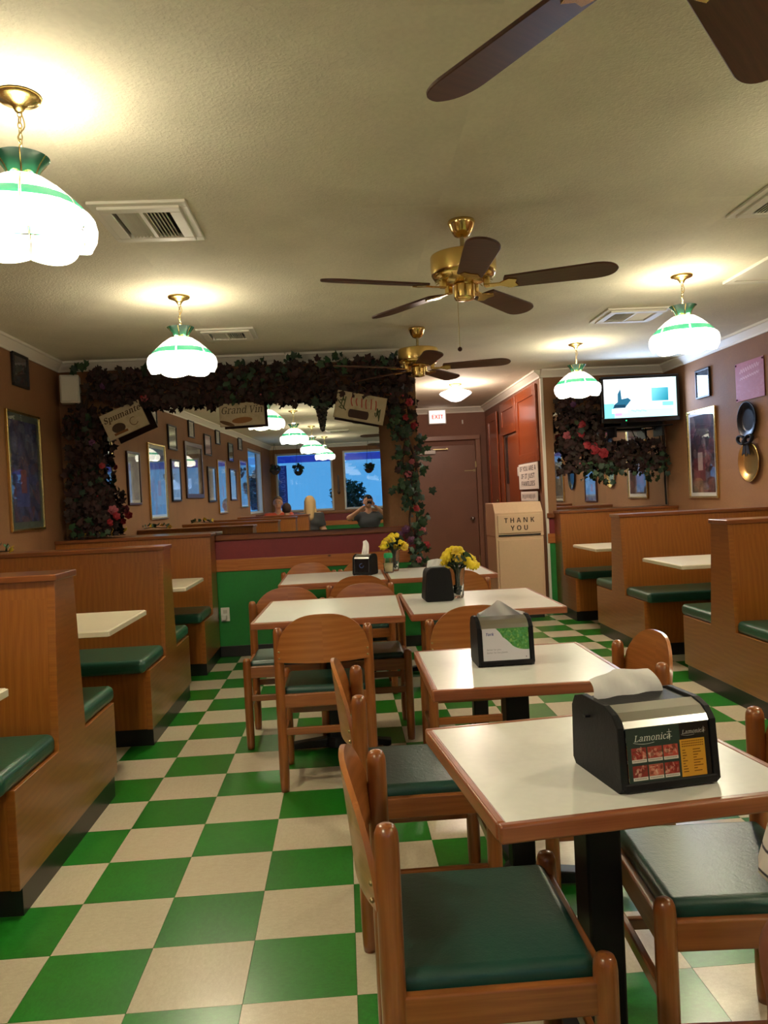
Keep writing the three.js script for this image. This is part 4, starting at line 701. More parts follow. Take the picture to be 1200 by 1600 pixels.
const menuCard = canvasTex(512, 320, (x, w, h) => {
  x.fillStyle = '#26362e'; x.fillRect(0, 0, w, h); x.fillStyle = '#171413'; x.fillRect(330, 0, w - 330, h);
  const script = (tx, px, py, s, c) => { x.save(); x.translate(px, py); x.fillStyle = c; x.font = `italic ${s}px serif`; x.fillText(tx, 0, 0); x.strokeStyle = c; x.lineWidth = s * 0.05; x.beginPath(); x.moveTo(-4, s * 0.1); x.quadraticCurveTo(s * 1.2, s * 0.5, s * 2.6, s * 0.22); x.stroke(); x.beginPath(); x.moveTo(s * 4.6, -s * 1.1); x.lineTo(s * 4.6, s * 0.2); x.moveTo(s * 4.25, -s * 0.2); x.lineTo(s * 4.95, -s * 0.2); x.moveTo(s * 4.3, -s * 0.75); x.lineTo(s * 4.9, -s * 0.75); x.stroke(); x.restore(); };
  script('Lamonica', 46, 76, 48, '#cfd3c8'); script('Lamonica', 344, 62, 30, '#bdb9b4');
  const r = rng(4); const food = ['#8e2f2a', '#9c4034', '#b2493c', '#7b2a24', '#a85a48'];
  for (let i = 0; i < 6; i++) { const px = 26 + (i % 3) * 98, py = 110 + Math.floor(i / 3) * 98; x.fillStyle = food[i % 5]; x.fillRect(px, py, 90, 64); for (let k = 0; k < 22; k++) { x.globalAlpha = 0.5; x.fillStyle = ['#d9a58a', '#6d1d18', '#c35b47', '#e0c2a4', '#5a2a1c'][Math.floor(r() * 5)]; x.beginPath(); x.ellipse(px + 10 + r() * 70, py + 8 + r() * 48, 4 + r() * 14, 3 + r() * 8, r() * 3, 0, 7); x.fill(); } x.globalAlpha = 1; x.fillStyle = '#cfc8bd'; x.fillRect(px, py + 64, 90, 18); x.fillStyle = '#6d665e'; for (let k = 0; k < 8; k++) x.fillRect(px + 8 + k * 9.5, py + 70, 6, 5); }
  x.fillStyle = '#c9922c'; x.fillRect(326, 92, 156, 208); x.fillStyle = '#6b4412'; for (let i = 0; i < 3; i++) for (let k = 0; k < 12; k++) x.fillRect(338 + k * 11.5, 102 + i * 13, 8, 6);
  for (let i = 0; i < 9; i++) { x.fillRect(338, 150 + i * 15, 12 + r() * 26, 5); x.fillRect(404, 150 + i * 15, 20 + r() * 46, 5); }
});
const leafCard = canvasTex(512, 360, (x, w, h) => {
  x.fillStyle = '#d9d7df'; x.fillRect(0, 0, w, h); const r = rng(6);
  x.save(); x.beginPath(); x.moveTo(150, 0); x.lineTo(w, 0); x.lineTo(w, 235); x.quadraticCurveTo(400, 240, 330, 190); x.quadraticCurveTo(280, 130, 225, 95); x.quadraticCurveTo(200, 40, 150, 0); x.clip(); x.fillStyle = '#4f9143'; x.fillRect(0, 0, w, h);
  for (let i = 0; i < 220; i++) { x.globalAlpha = 0.45; x.fillStyle = ['#2f7a2c', '#7cb45f', '#a6c66e', '#3f8f5a', '#5aa36a', '#23602a'][Math.floor(r() * 6)]; x.beginPath(); x.ellipse(140 + r() * 380, r() * 240, 6 + r() * 20, 4 + r() * 10, r() * 3, 0, 7); x.fill(); } x.restore(); x.globalAlpha = 1;
  x.fillStyle = '#2a3a86'; x.font = 'italic bold 42px sans-serif'; x.fillText('Tork', 34, 74); x.fillStyle = '#7a7884'; x.font = '25px sans-serif'; x.fillText('Better for you.', 40, 232); x.fillText('Better for the planet.', 40, 264); x.fillRect(470, 305, 10, 14);
});
makeDispenser('large black napkin dispenser with food photo menu card on the small square table', 1.514, 0.545, 0.15, { w: 0.205, d: 0.205, h: 0.152, card: menuCard, cardLabel: 'dark menu card with six food photos', both: true, latch: true, napkin: [0.16, 0.062, -0.6, -0.01, -0.03, 0.06, 0.1], seed: 3 });
makeDispenser('black napkin dispenser with white card and green leaf photo', 1.452, -0.545, 0.02, { w: 0.188, d: 0.14, h: 0.158, card: leafCard, cardLabel: 'white card with green leaves', napkin: [0.165, 0.062, 0.15, 0.002, -0.012, 0, 0], peak: 1.7, seed: 5 });
makeDispenser('plain black napkin dispenser beside yellow flowers on the far table', 1.435, -2.20, Math.PI + 0.05, { w: 0.16, d: 0.14, h: 0.182, plain: true, napkin: [0.10, 0.045, 0.1, 0.02, 0, 0.1, 0], seed: 7 });
makeDispenser('small shiny napkin dispenser with curled napkin below the mirror', 1.09, -3.88, -0.45, { w: 0.15, d: 0.14, h: 0.155, coreMat: M.steel, card: canvasTex(128, 128, (x) => { x.fillStyle = '#0b0c12'; x.fillRect(0, 0, 128, 128); x.strokeStyle = '#3a4a78'; x.lineWidth = 6; x.beginPath(); x.arc(64, 60, 18, 0, 5); x.stroke(); }), cardLabel: 'black panel', napkin: [0.05, 0.13, -0.5, 0.0, 0, -0.25, 0.6], seed: 9 });

// ---------------------------------------------------------------- flower vases and shaker
function bloom(r, seed) { const q = rng(seed), L = []; for (let i = 0; i < 11; i++) { const a = i / 11 * 6.283 + q() * 0.2, g = new THREE.CircleGeometry(r * 0.42, 6); g.scale(0.7, 1.25, 1).rotateX(-Math.PI / 2 + 0.55 + q() * 0.4).translate(0, 0.002, r * 0.55).rotateY(a); L.push(g); } L.push(sph(r * 0.62, 0, r * 0.1, 0, 9, 7)); for (let i = 0; i < 7; i++) { const g = new THREE.CircleGeometry(r * 0.34, 6); g.scale(0.7, 1.2, 1).rotateX(-0.5).translate(0, r * 0.28, r * 0.42).rotateY(i / 7 * 6.283 + 0.3); L.push(g); } return merge(L); }
const bloomGeo = [1, 2, 3].map((i) => bloom(0.030, i * 13));
const smallLeaf = (() => { const g = new THREE.CircleGeometry(0.02, 6); g.scale(0.5, 1.3, 1).translate(0, 0.024, 0).rotateX(-0.5); return g; })();
function makeVase(label, x, z, n, seed) {
  const t = thing('flower_vase', label, 'vase', [x, 0.749, z]), r = rng(seed);
  part(t, 'glass', lathe([[0, 0.001], [0.030, 0.001], [0.033, 0.01], [0.036, 0.08], [0.045, 0.165], [0.0425, 0.165], [0.033, 0.08], [0.030, 0.014], [0, 0.012]], 24), M.glass, 'clear fluted glass vase');
  part(t, 'pebbles', merge([...Array(26)].map(() => { const a = r() * 6.283, q = Math.sqrt(r()) * 0.021; return sph(0.008 + r() * 0.003, q * Math.cos(a), 0.022 + r() * 0.042, q * Math.sin(a), 7, 5); })), S({ color: lin(0.035, 0.06, 0.05), roughness: 0.4 }), 'dark green glass pebbles');
  const stems = [];
  for (let i = 0; i < n; i++) {
    const a = r() * 6.283, q = Math.sqrt((i + 0.5) / n) * 0.10, px = q * Math.cos(a + i * 2.4), pz = q * Math.sin(a + i * 2.4), py = 0.265 - q * q * 9 + (r() - 0.5) * 0.03;
    stems.push(tube([[px * 0.12, 0.03, pz * 0.12], [px * 0.25, 0.16, pz * 0.25], [px, py, pz]], 0.0022, 8, 5));
    const b = part(t, 'bloom', bloomGeo[i % 3], i % 5 === 4 ? M.mustard : M.yellow, 'yellow chrysanthemum bloom'); b.position.set(px, py, pz); b.rotation.set(pz * 7, r() * 6, -px * 7); b.scale.setScalar(1.15);
  }
  part(t, 'stems', merge(stems), M.leafDark);
  for (let i = 0; i < 20; i++) { const a = r() * 6.283, q = 0.03 + r() * 0.06, l = part(t, 'leaf', smallLeaf, i % 2 ? M.leaf : M.leafDark); l.position.set(q * Math.cos(a), 0.165 + r() * 0.07, q * Math.sin(a)); l.rotation.set(r() * 1.2, a, r() * 1.2); l.scale.setScalar(1.1 + r() * 0.6); }
  return t;
}
makeVase('glass vase of yellow flowers beside the plain black dispenser', 1.553, -2.25, 34, 21);
makeVase('glass vase of yellow flowers beside the green-lidded cheese shaker', 1.322, -4.02, 30, 33);
{ const t = thing('cheese_shaker', 'glass cheese shaker with green lid in front of the far flowers', 'shaker', [1.268, 0.749, -3.90]);
  part(t, 'jar', lathe([[0, 0.001], [0.036, 0.001], [0.039, 0.01], [0.037, 0.08], [0.032, 0.122], [0.030, 0.122], [0.035, 0.08], [0.036, 0.012], [0, 0.008]], 22), M.glass, 'clear glass jar');
  part(t, 'cheese', lathe([[0, 0.010], [0.034, 0.012], [0.035, 0.05], [0.034, 0.072], [0.0, 0.078]], 20), S({ color: lin(0.78, 0.68, 0.40), roughness: 0.95 }), 'pale grated cheese');
  part(t, 'lid', lathe([[0.033, 0.115], [0.034, 0.122], [0.034, 0.142], [0.028, 0.152], [0, 0.154]], 22), S({ color: lin(0.01, 0.30, 0.10), roughness: 0.4 }), 'green plastic lid'); }

// ---------------------------------------------------------------- garlands
const leafShape = (() => { const s = new THREE.Shape(); const pts = [[0, 0], [0.022, -0.006], [0.034, 0.010], [0.026, 0.022], [0.040, 0.040], [0.018, 0.042], [0, 0.072], [-0.018, 0.042], [-0.040, 0.040], [-0.026, 0.022], [-0.034, 0.010], [-0.022, -0.006]]; pts.forEach((p, i) => i ? s.lineTo(...p) : s.moveTo(...p)); const g = new THREE.ShapeGeometry(s); const p = g.attributes.position; for (let i = 0; i < p.count; i++) p.setZ(i, -0.35 * Math.abs(p.getX(i)) + 0.02 * Math.sin(p.getY(i) * 40)); g.computeVertexNormals(); return g; })();
const berry = new THREE.IcosahedronGeometry(0.014, 1);
const rosette = (() => { const L = []; for (let k = 0; k < 2; k++) for (let i = 0; i < 6; i++) { const g = new THREE.CircleGeometry(0.03 - k * 0.008, 7); g.scale(0.75, 1.1, 1).translate(0, 0.024 - k * 0.008, 0).rotateX(-0.5 - k * 0.45).rotateZ(i / 6 * 6.283 + k * 0.5).translate(0, 0, k * 0.006); L.push(g); } L.push(sph(0.009, 0, 0, 0.018, 7, 5)); return merge(L); })();
function garland(name, label, boxes, o, seed) {            // boxes: [x0,x1,y0,y1,weight]; hugging the wall at z
  const r = rng(seed), t = thing(name, label, 'garland');
  const spot = () => { let w = r() * boxes.reduce((a, b) => a + b[4], 0), b = boxes[0]; for (const q of boxes) { if ((w -= q[4]) <= 0) { b = q; break; } } return [b[0] + r() * (b[1] - b[0]), b[2] + r() * (b[3] - b[2]), o.z + 0.03 + Math.pow(r(), 1.4) * o.depth]; };
  const place = (m, p, s) => { m.position.set(...p); m.rotation.set((r() - 0.5) * 1.6, (r() - 0.5) * 1.9, r() * 6.283); m.scale.setScalar(s); };
  const vines = []; for (let i = 0; i < o.vines.length; i++) vines.push(tube(o.vines[i].map(([x, y]) => [x, y, o.z + 0.03 + r() * 0.04]), 0.009 + r() * 0.006, 40, 6));
  part(t, 'vine', merge(vines), M.vine, 'brown twisted vine');
  const dry = []; for (let i = 0; i < o.dry; i++) { const m = new THREE.Object3D(); place(m, spot(), 0.6 + r() * 0.45); m.updateMatrix(); dry.push([m.matrix.clone(), r() < 0.5]); }
  for (const k of [true, false]) { const l = dry.filter((d) => d[1] === k).map((d) => leafShape.clone().applyMatrix4(d[0])); const m = part(t, k ? 'dried_leaves' : 'brown_leaves', mergeGeometries(l), k ? M.leafDry : M.leafBrown, 'dense small dried leaves'); m.userData.kind = 'stuff'; }
  const greenSpot = () => { const q = o.clusters[Math.floor(r() * o.clusters.length)]; const a = r() * 6.283, d = Math.sqrt(r()) * q[2]; return [q[0] + d * Math.cos(a), Math.min(H - 0.075, q[1] + d * Math.sin(a) * (q[3] || 1)), o.z + 0.05 + r() * o.depth]; };
  for (let i = 0; i < o.green; i++) place(part(t, 'leaf', leafShape, r() < 0.5 ? M.leaf : M.leafDark), greenSpot(), 0.62 + r() * 0.45);
  for (const [x, y, s, mt, rose] of o.flowers) { const m = part(t, rose ? 'flower' : 'berry', rose ? rosette : berry, mt, rose ? 'artificial flower' : 'round artificial berry'); m.position.set(x, y, o.z + o.depth + 0.03); m.rotation.set((r() - 0.5) * 0.8, (r() - 0.5) * 0.8, r() * 6); m.scale.setScalar(s * (o.bloom ?? 0.7)); }
  return t;
}
garland('leaf_garland', 'dark leafy garland with ivy across the top of the wide mirror', [[-1.15, 1.55, 2.22, 2.51, 6], [-0.9, 1.25, 2.17, 2.26, 1.4]], { z: ZM + 0.07, depth: 0.12, vines: [[[-1.3, 2.4], [-0.6, 2.33], [0, 2.42], [0.6, 2.34], [1.2, 2.42], [1.55, 2.36]], [[-1.3, 2.3], [-0.5, 2.42], [0.2, 2.3], [0.9, 2.4], [1.5, 2.28]], [[0.5, 2.3], [0.7, 2.19], [0.95, 2.2], [1.1, 2.28]]], dry: 1100, green: 95,
  clusters: [[-1.2, 2.53, 0.09, 0.4], [-0.62, 2.52, 0.17, 0.5], [0.25, 2.42, 0.22], [0.55, 2.42, 0.2], [0.05, 2.3, 0.15], [0.95, 2.50, 0.12, 0.6], [1.35, 2.47, 0.16, 0.5]], flowers: [[-0.67, 2.25, 1.0, M.pink, 1], [-0.69, 2.26, 1.4, M.red], [-1.0, 2.36, 0.9, M.purple, 1], [0.3, 2.24, 0.8, M.pink], [0.1, 2.26, 0.8, M.purple], [1.4, 2.2, 1, M.red]] }, 51);
garland('leaf_garland', 'dark dried garland hanging down the left side of the wide mirror', [[-1.36, -1.05, 1.25, 2.2, 5], [-1.36, -1.0, 1.12, 1.5, 3]], { z: ZM + 0.03, depth: 0.14, vines: [[[-1.25, 2.35], [-1.18, 2.0], [-1.28, 1.6], [-1.15, 1.15]], [[-1.15, 2.35], [-1.28, 1.9], [-1.12, 1.5], [-1.25, 1.1]]], dry: 620, green: 55, clusters: [[-1.28, 1.3, 0.16], [-1.22, 1.15, 0.16], [-1.2, 1.55, 0.14], [-1.25, 2.0, 0.15]], flowers: [[-0.98, 1.32, 1.3, M.pink, 1], [-0.96, 1.27, 1.1, M.red, 1], [-1.02, 1.22, 1.0, M.red, 1], [-1.05, 1.7, 0.8, M.red, 1], [-1.12, 1.9, 0.9, M.purple, 1], [-1.1, 1.45, 0.8, M.red]] }, 53);
garland('ivy_garland', 'green ivy garland with red blossoms down the right side of the wide mirror', [[1.38, 1.60, 2.0, 2.4, 1.6], [1.42, 1.62, 1.3, 2.0, 1.2], [1.5, 1.66, 0.62, 1.05, 0.8]], { z: ZM + 0.05, depth: 0.14, vines: [[[1.5, 2.45], [1.55, 2.0], [1.48, 1.6], [1.58, 1.2], [1.55, 0.7]], [[1.42, 2.3], [1.52, 1.9], [1.6, 1.5], [1.52, 1.1], [1.62, 0.75]]], dry: 150, green: 190, clusters: [[1.53, 1.80, 0.16], [1.55, 1.62, 0.17], [1.56, 1.45, 0.17], [1.5, 1.36, 0.14], [1.47, 1.95, 0.10], [1.60, 1.12, 0.06, 2], [1.58, 0.8, 0.09, 1.6]], flowers: [[1.50, 2.18, 1.0, M.red], [1.56, 2.12, 1.1, M.red, 1], [1.52, 2.0, 0.9, M.red, 1], [1.58, 1.92, 1.0, M.red, 1], [1.54, 1.86, 0.9, M.red], [1.55, 1.62, 0.8, M.pink, 1], [1.52, 1.52, 1.0, M.pink, 1], [1.57, 1.22, 0.9, M.red, 1], [1.48, 1.03, 1.3, M.purple, 1], [1.42, 0.99, 1.2, M.purple, 1], [1.52, 0.94, 1.2, M.purple, 1], [1.62, 1.02, 1.0, M.pink, 1], [1.64, 0.9, 1.0, M.red, 1], [1.58, 0.78, 0.9, M.pink, 1], [1.62, 0.7, 0.9, M.red, 1]] }, 55);
garland('leaf_garland', 'dark leafy garland with red flowers below the television', [[3.26, 3.75, 1.75, 2.38, 4], [3.3, 4.4, 1.5, 1.8, 3]], { z: ZF + 0.03, depth: 0.14, vines: [[[3.25, 2.35], [3.5, 2.1], [3.6, 1.8], [4.0, 1.66], [4.4, 1.62]], [[3.3, 2.2], [3.45, 1.8], [3.8, 1.6], [4.3, 1.7]]], dry: 620, green: 75, clusters: [[3.62, 1.5, 0.17, 0.6], [3.8, 1.47, 0.15, 0.7], [4.1, 1.5, 0.16, 0.7], [4.32, 1.48, 0.15], [3.45, 1.9, 0.12], [4.35, 1.6, 0.12]], bloom: 0.9, flowers: [[3.52, 1.98, 1.3, M.red, 1], [3.50, 1.90, 1.1, M.red, 1], [3.56, 1.78, 1.2, M.red, 1], [3.66, 1.72, 1.7, M.red, 1], [3.72, 1.68, 1.3, M.red, 1], [3.34, 1.88, 1.1, M.pink, 1], [3.36, 1.86, 1.2, M.pink], [3.46, 1.58, 0.8, M.pink], [3.42, 2.2, 0.8, M.purple, 1]] }, 57);
// hanging grape bunch and wooden signs among the garland
{ const t = thing('grape_bunch', 'dark artificial grape bunch dangling in front of the mirror', 'ornament', [0.80, 2.14, -4.70]), r = rng(5);
  part(t, 'stalk', tube([[-0.12, 0.09, -0.02], [-0.05, 0.05, 0], [0, 0.0, 0], [0, -0.08, 0]], 0.004), M.vine);
  part(t, 'grapes', merge([...Array(44)].map((_, i) => { const f = i / 44, q = 0.038 * (1 - f) + 0.004, a = i * 2.4; return sph(0.0135, q * Math.cos(a), -0.02 - f * 0.19, q * Math.sin(a), 8, 6); })), M.grape);
  for (let i = 0; i < 4; i++) { const l = part(t, 'leaf', leafShape, M.leafDark); l.position.set((i - 1.5) * 0.03, 0.01, 0.02); l.rotation.set(0.3, 0, i * 1.7); } }
function woodSign(label, x, y, z, w, h, rot, draw) {
  const t = thing('wooden_sign', label, 'sign', [x, y, z]); t.rotation.z = rot;
  part(t, 'board', rbox(w, h, 0.018, 0.003, 0, 0, 0), M.brownFrame); part(t, 'painted_face', new THREE.PlaneGeometry(w - 0.004, h - 0.004).translate(0, 0, 0.0098), S({ map: canvasTex(384, Math.round(384 * h / w), draw), roughness: 0.7 }), 'painted lettered face'); part(t, 'hook', tube([[-0.05, h / 2, 0], [0, h / 2 + 0.06, -0.01], [0.05, h / 2, 0]], 0.002), M.antique); return t;
}
const oldPaper = (x, w, h, s) => { const r = rng(s); x.fillStyle = '#b8a98c'; x.fillRect(0, 0, w, h); for (let i = 0; i < 80; i++) { x.globalAlpha = 0.12; x.fillStyle = r() < 0.5 ? '#8f7c5e' : '#d4c7a8'; x.beginPath(); x.ellipse(r() * w, r() * h, 10 + r() * 40, 6 + r() * 20, r() * 3, 0, 7); x.fill(); } x.globalAlpha = 1; };
woodSign('tilted cream sign lettered in brown hanging at the mirror\'s left corner', -0.855, 2.075, -4.70, 0.36, 0.23, 0.38, (x, w, h) => { oldPaper(x, w, h, 1); x.fillStyle = '#3f2a18'; x.font = 'bold italic 76px serif'; x.fillText('Spumante', 14, 88, w - 26); x.beginPath(); x.ellipse(120, 165, 62, 44, 0.1, 0, 7); x.fill(); x.fillStyle = '#7a4a24'; x.fillRect(60, 200, 130, 22); x.strokeStyle = '#5a4025'; x.lineWidth = 6; x.beginPath(); x.arc(270, 160, 36, 0.5, 5.2); x.stroke(); });
woodSign('cream sign with dark script and a reclining loaf hanging over the mirror', 0.13, 2.085, -4.70, 0.38, 0.195, 0.02, (x, w, h) => { oldPaper(x, w, h, 2); x.fillStyle = '#3a3020'; x.font = 'italic 84px serif'; x.fillText('Grand Vin', 10, 88, w - 24); x.fillStyle = '#8a5a2c'; x.beginPath(); x.ellipse(190, 150, 88, 26, -0.06, 0, 7); x.fill(); x.fillStyle = '#5b3a1c'; x.beginPath(); x.ellipse(60, 172, 66, 16, 0.35, 0, 7); x.fill(); });
woodSign('tilted cream sign with red lettering and a dark cask at the mirror\'s right corner', 1.135, 2.095, -4.665, 0.43, 0.235, -0.22, (x, w, h) => { oldPaper(x, w, h, 3); x.fillStyle = '#3a2217'; x.fillRect(120, 128, 130, 64); x.beginPath(); x.ellipse(120, 160, 14, 32, 0, 0, 7); x.ellipse(250, 160, 14, 32, 0, 0, 7); x.fill(); x.strokeStyle = '#a33a30'; x.lineWidth = 8; const r = rng(12); for (let i = 0; i < 6; i++) { x.beginPath(); x.moveTo(120 + i * 36, 20 + r() * 20); x.quadraticCurveTo(100 + i * 40 + r() * 20, 60, 130 + i * 36, 96 + r() * 14); x.stroke(); } x.strokeStyle = '#33401f'; for (let i = 0; i < 8; i++) { x.beginPath(); x.moveTo(10 + r() * 60, 10 + r() * 120); x.lineTo(40 + r() * 80, 40 + r() * 110); x.stroke(); x.beginPath(); x.moveTo(300 + r() * 60, 80 + r() * 50); x.lineTo(310 + r() * 60, 130 + r() * 70); x.stroke(); } });
function sprig(label, x, y, z, seed) { const t = thing('ivy_sprig', label, 'plant', [x, y, z], 0, 'ivy sprigs on the booths'), r = rng(seed); part(t, 'runner', tube([[-0.15, 0.01, 0], [-0.05, 0.022, 0.01], [0.05, 0.012, -0.01], [0.15, 0.01, 0]], 0.004), M.vine); for (let i = 0; i < 12; i++) { const l = part(t, 'leaf', leafShape, i % 4 === 3 ? M.mustard : M.leaf); l.position.set((i / 11 - 0.5) * 0.3, 0.03 + r() * 0.012, (r() - 0.5) * 0.05); l.rotation.set(-1.1 + r() * 0.8, r() * 6, r() * 2); l.scale.setScalar(0.6 + r() * 0.2); } }
sprig('green and yellow sprig on top of the single booth by the mirror', -1.15, 1.092, -4.66, 3);
sprig('green and yellow sprig on the booth top in front of the gold poster', -1.25, 1.092, -2.9, 7);
sprig('green and yellow sprig lying on the booth top third from the mirror', -1.2, 1.092, -1.09, 11);

// ---------------------------------------------------------------- people (smooth-joined tapered capsules meshed by surface nets)
function surfaceNet(sdf, lo, hi, c) {
  const n = [0, 1, 2].map((k) => Math.ceil((hi[k] - lo[k]) / c) + 1), N = n[0] * n[1] * n[2], f = new Float32Array(N), at = (i, j, k) => i + n[0] * (j + n[1] * k);
  for (let k = 0; k < n[2]; k++) for (let j = 0; j < n[1]; j++) for (let i = 0; i < n[0]; i++) f[at(i, j, k)] = sdf(lo[0] + i * c, lo[1] + j * c, lo[2] + k * c);
  const vid = new Int32Array(N).fill(-1), pos = [], idx = [];
  for (let k = 0; k < n[2] - 1; k++) for (let j = 0; j < n[1] - 1; j++) for (let i = 0; i < n[0] - 1; i++) {
    let s = [0, 0, 0], m = 0, neg = 0; const v = (a, b, d) => f[at(i + a, j + b, k + d)];
    for (let q = 0; q < 8; q++) if (v(q & 1, (q >> 1) & 1, q >> 2) < 0) neg++;
    if (neg === 0 || neg === 8) continue;
    const edge = (a, b) => { const va = v(...a), vb = v(...b); if ((va < 0) !== (vb < 0)) { const t = va / (va - vb); for (let q = 0; q < 3; q++) s[q] += a[q] + (b[q] - a[q]) * t; m++; } };
    for (const a of [0, 1]) for (const b of [0, 1]) { edge([0, a, b], [1, a, b]); edge([a, 0, b], [a, 1, b]); edge([a, b, 0], [a, b, 1]); }
    vid[at(i, j, k)] = pos.length / 3; pos.push(lo[0] + (i + s[0] / m) * c, lo[1] + (j + s[1] / m) * c, lo[2] + (k + s[2] / m) * c);
  }
  const quad = (a, b, d, e, flip) => { if (a < 0 || b < 0 || d < 0 || e < 0) return; if (flip) idx.push(a, d, b, a, e, d); else idx.push(a, b, d, a, d, e); };
  for (let k = 1; k < n[2] - 1; k++) for (let j = 1; j < n[1] - 1; j++) for (let i = 1; i < n[0] - 1; i++) {
    const a = f[at(i, j, k)] < 0;
    if (a !== (f[at(i + 1, j, k)] < 0)) quad(vid[at(i, j - 1, k - 1)], vid[at(i, j, k - 1)], vid[at(i, j, k)], vid[at(i, j - 1, k)], !a);
    if (a !== (f[at(i, j + 1, k)] < 0)) quad(vid[at(i - 1, j, k - 1)], vid[at(i - 1, j, k)], vid[at(i, j, k)], vid[at(i, j, k - 1)], !a);
    if (a !== (f[at(i, j, k + 1)] < 0)) quad(vid[at(i - 1, j - 1, k)], vid[at(i, j - 1, k)], vid[at(i, j, k)], vid[at(i - 1, j, k)], !a);
  }
  const g = new THREE.BufferGeometry(); g.setAttribute('position', new THREE.Float32BufferAttribute(pos, 3)); g.setIndex(idx); g.computeVertexNormals(); return g;
}
const cap = (a, b, ra, rb) => { const d = [b[0] - a[0], b[1] - a[1], b[2] - a[2]], L = d[0] * d[0] + d[1] * d[1] + d[2] * d[2] || 1e-9; return (x, y, z) => { const h = Math.max(0, Math.min(1, ((x - a[0]) * d[0] + (y - a[1]) * d[1] + (z - a[2]) * d[2]) / L)); return Math.hypot(x - a[0] - d[0] * h, y - a[1] - d[1] * h, z - a[2] - d[2] * h) - (ra + (rb - ra) * h); }; };
const ell = (c, r) => (x, y, z) => { const q = Math.hypot((x - c[0]) / r[0], (y - c[1]) / r[1], (z - c[2]) / r[2]); return (q - 1) * Math.min(...r); };
const smin = (list, k) => (x, y, z) => { let d = 1e9; for (const f of list) { const e = f(x, y, z), h = Math.max(0, k - Math.abs(d - e)) / k; d = Math.min(d, e) - h * h * k * 0.25; } return d; };
const lerp3 = (a, b, t) => a.map((v, i) => v + (b[i] - v) * t);
const unit = (v) => { const l = Math.hypot(...v) || 1; return v.map((q) => q / l); };
const cross = (a, b) => [a[1] * b[2] - a[2] * b[1], a[2] * b[0] - a[0] * b[2], a[0] * b[1] - a[1] * b[0]];
const add = (a, ...l) => l.reduce((s, [v, k]) => s.map((q, i) => q + v[i] * k), a);
function handBones(wrist, dir, palm, side, curl, s) {      // dir: along the hand; palm: palm normal; thumb leaves the side of the palm
  const d = unit(dir), p = unit(palm), o = unit(cross(d, p)).map((q) => q * side), L = [];
  const P0 = wrist, P1 = add(wrist, [d, 0.085 * s]);
  for (const k of [-1.2, -0.4, 0.4, 1.2]) L.push(cap(add(P0, [d, 0.02 * s], [o, k * 0.014 * s]), add(P1, [o, k * 0.019 * s]), 0.015 * s, 0.0115 * s));
  [[1.25, 0.068], [0.42, 0.078], [-0.42, 0.072], [-1.25, 0.056]].forEach(([k, len], i) => { let b = add(P1, [o, k * 0.019 * s]), dd = d, c = curl * (0.75 + i * 0.12); for (const f of [0.45, 0.32, 0.23]) { const n = unit(add(dd.map((q) => q * Math.cos(c)), [cross(cross(dd, p), dd), Math.sin(c)])); const e = add(b, [n, len * f * 1.05 * s]); L.push(cap(b, e, 0.0092 * s, 0.0078 * s)); b = e; dd = n; c = curl * 0.9; } });
  const t0 = add(P0, [d, 0.025 * s], [o, 0.022 * s]), t1 = add(t0, [d, 0.028 * s], [o, 0.026 * s], [p, 0.012 * s]), t2 = add(t1, [d, 0.028 * s], [o, 0.006 * s], [p, 0.014 * s]);
  L.push(cap(t0, t1, 0.0125 * s, 0.0105 * s), cap(t1, t2, 0.0102 * s, 0.0085 * s)); return L;
}
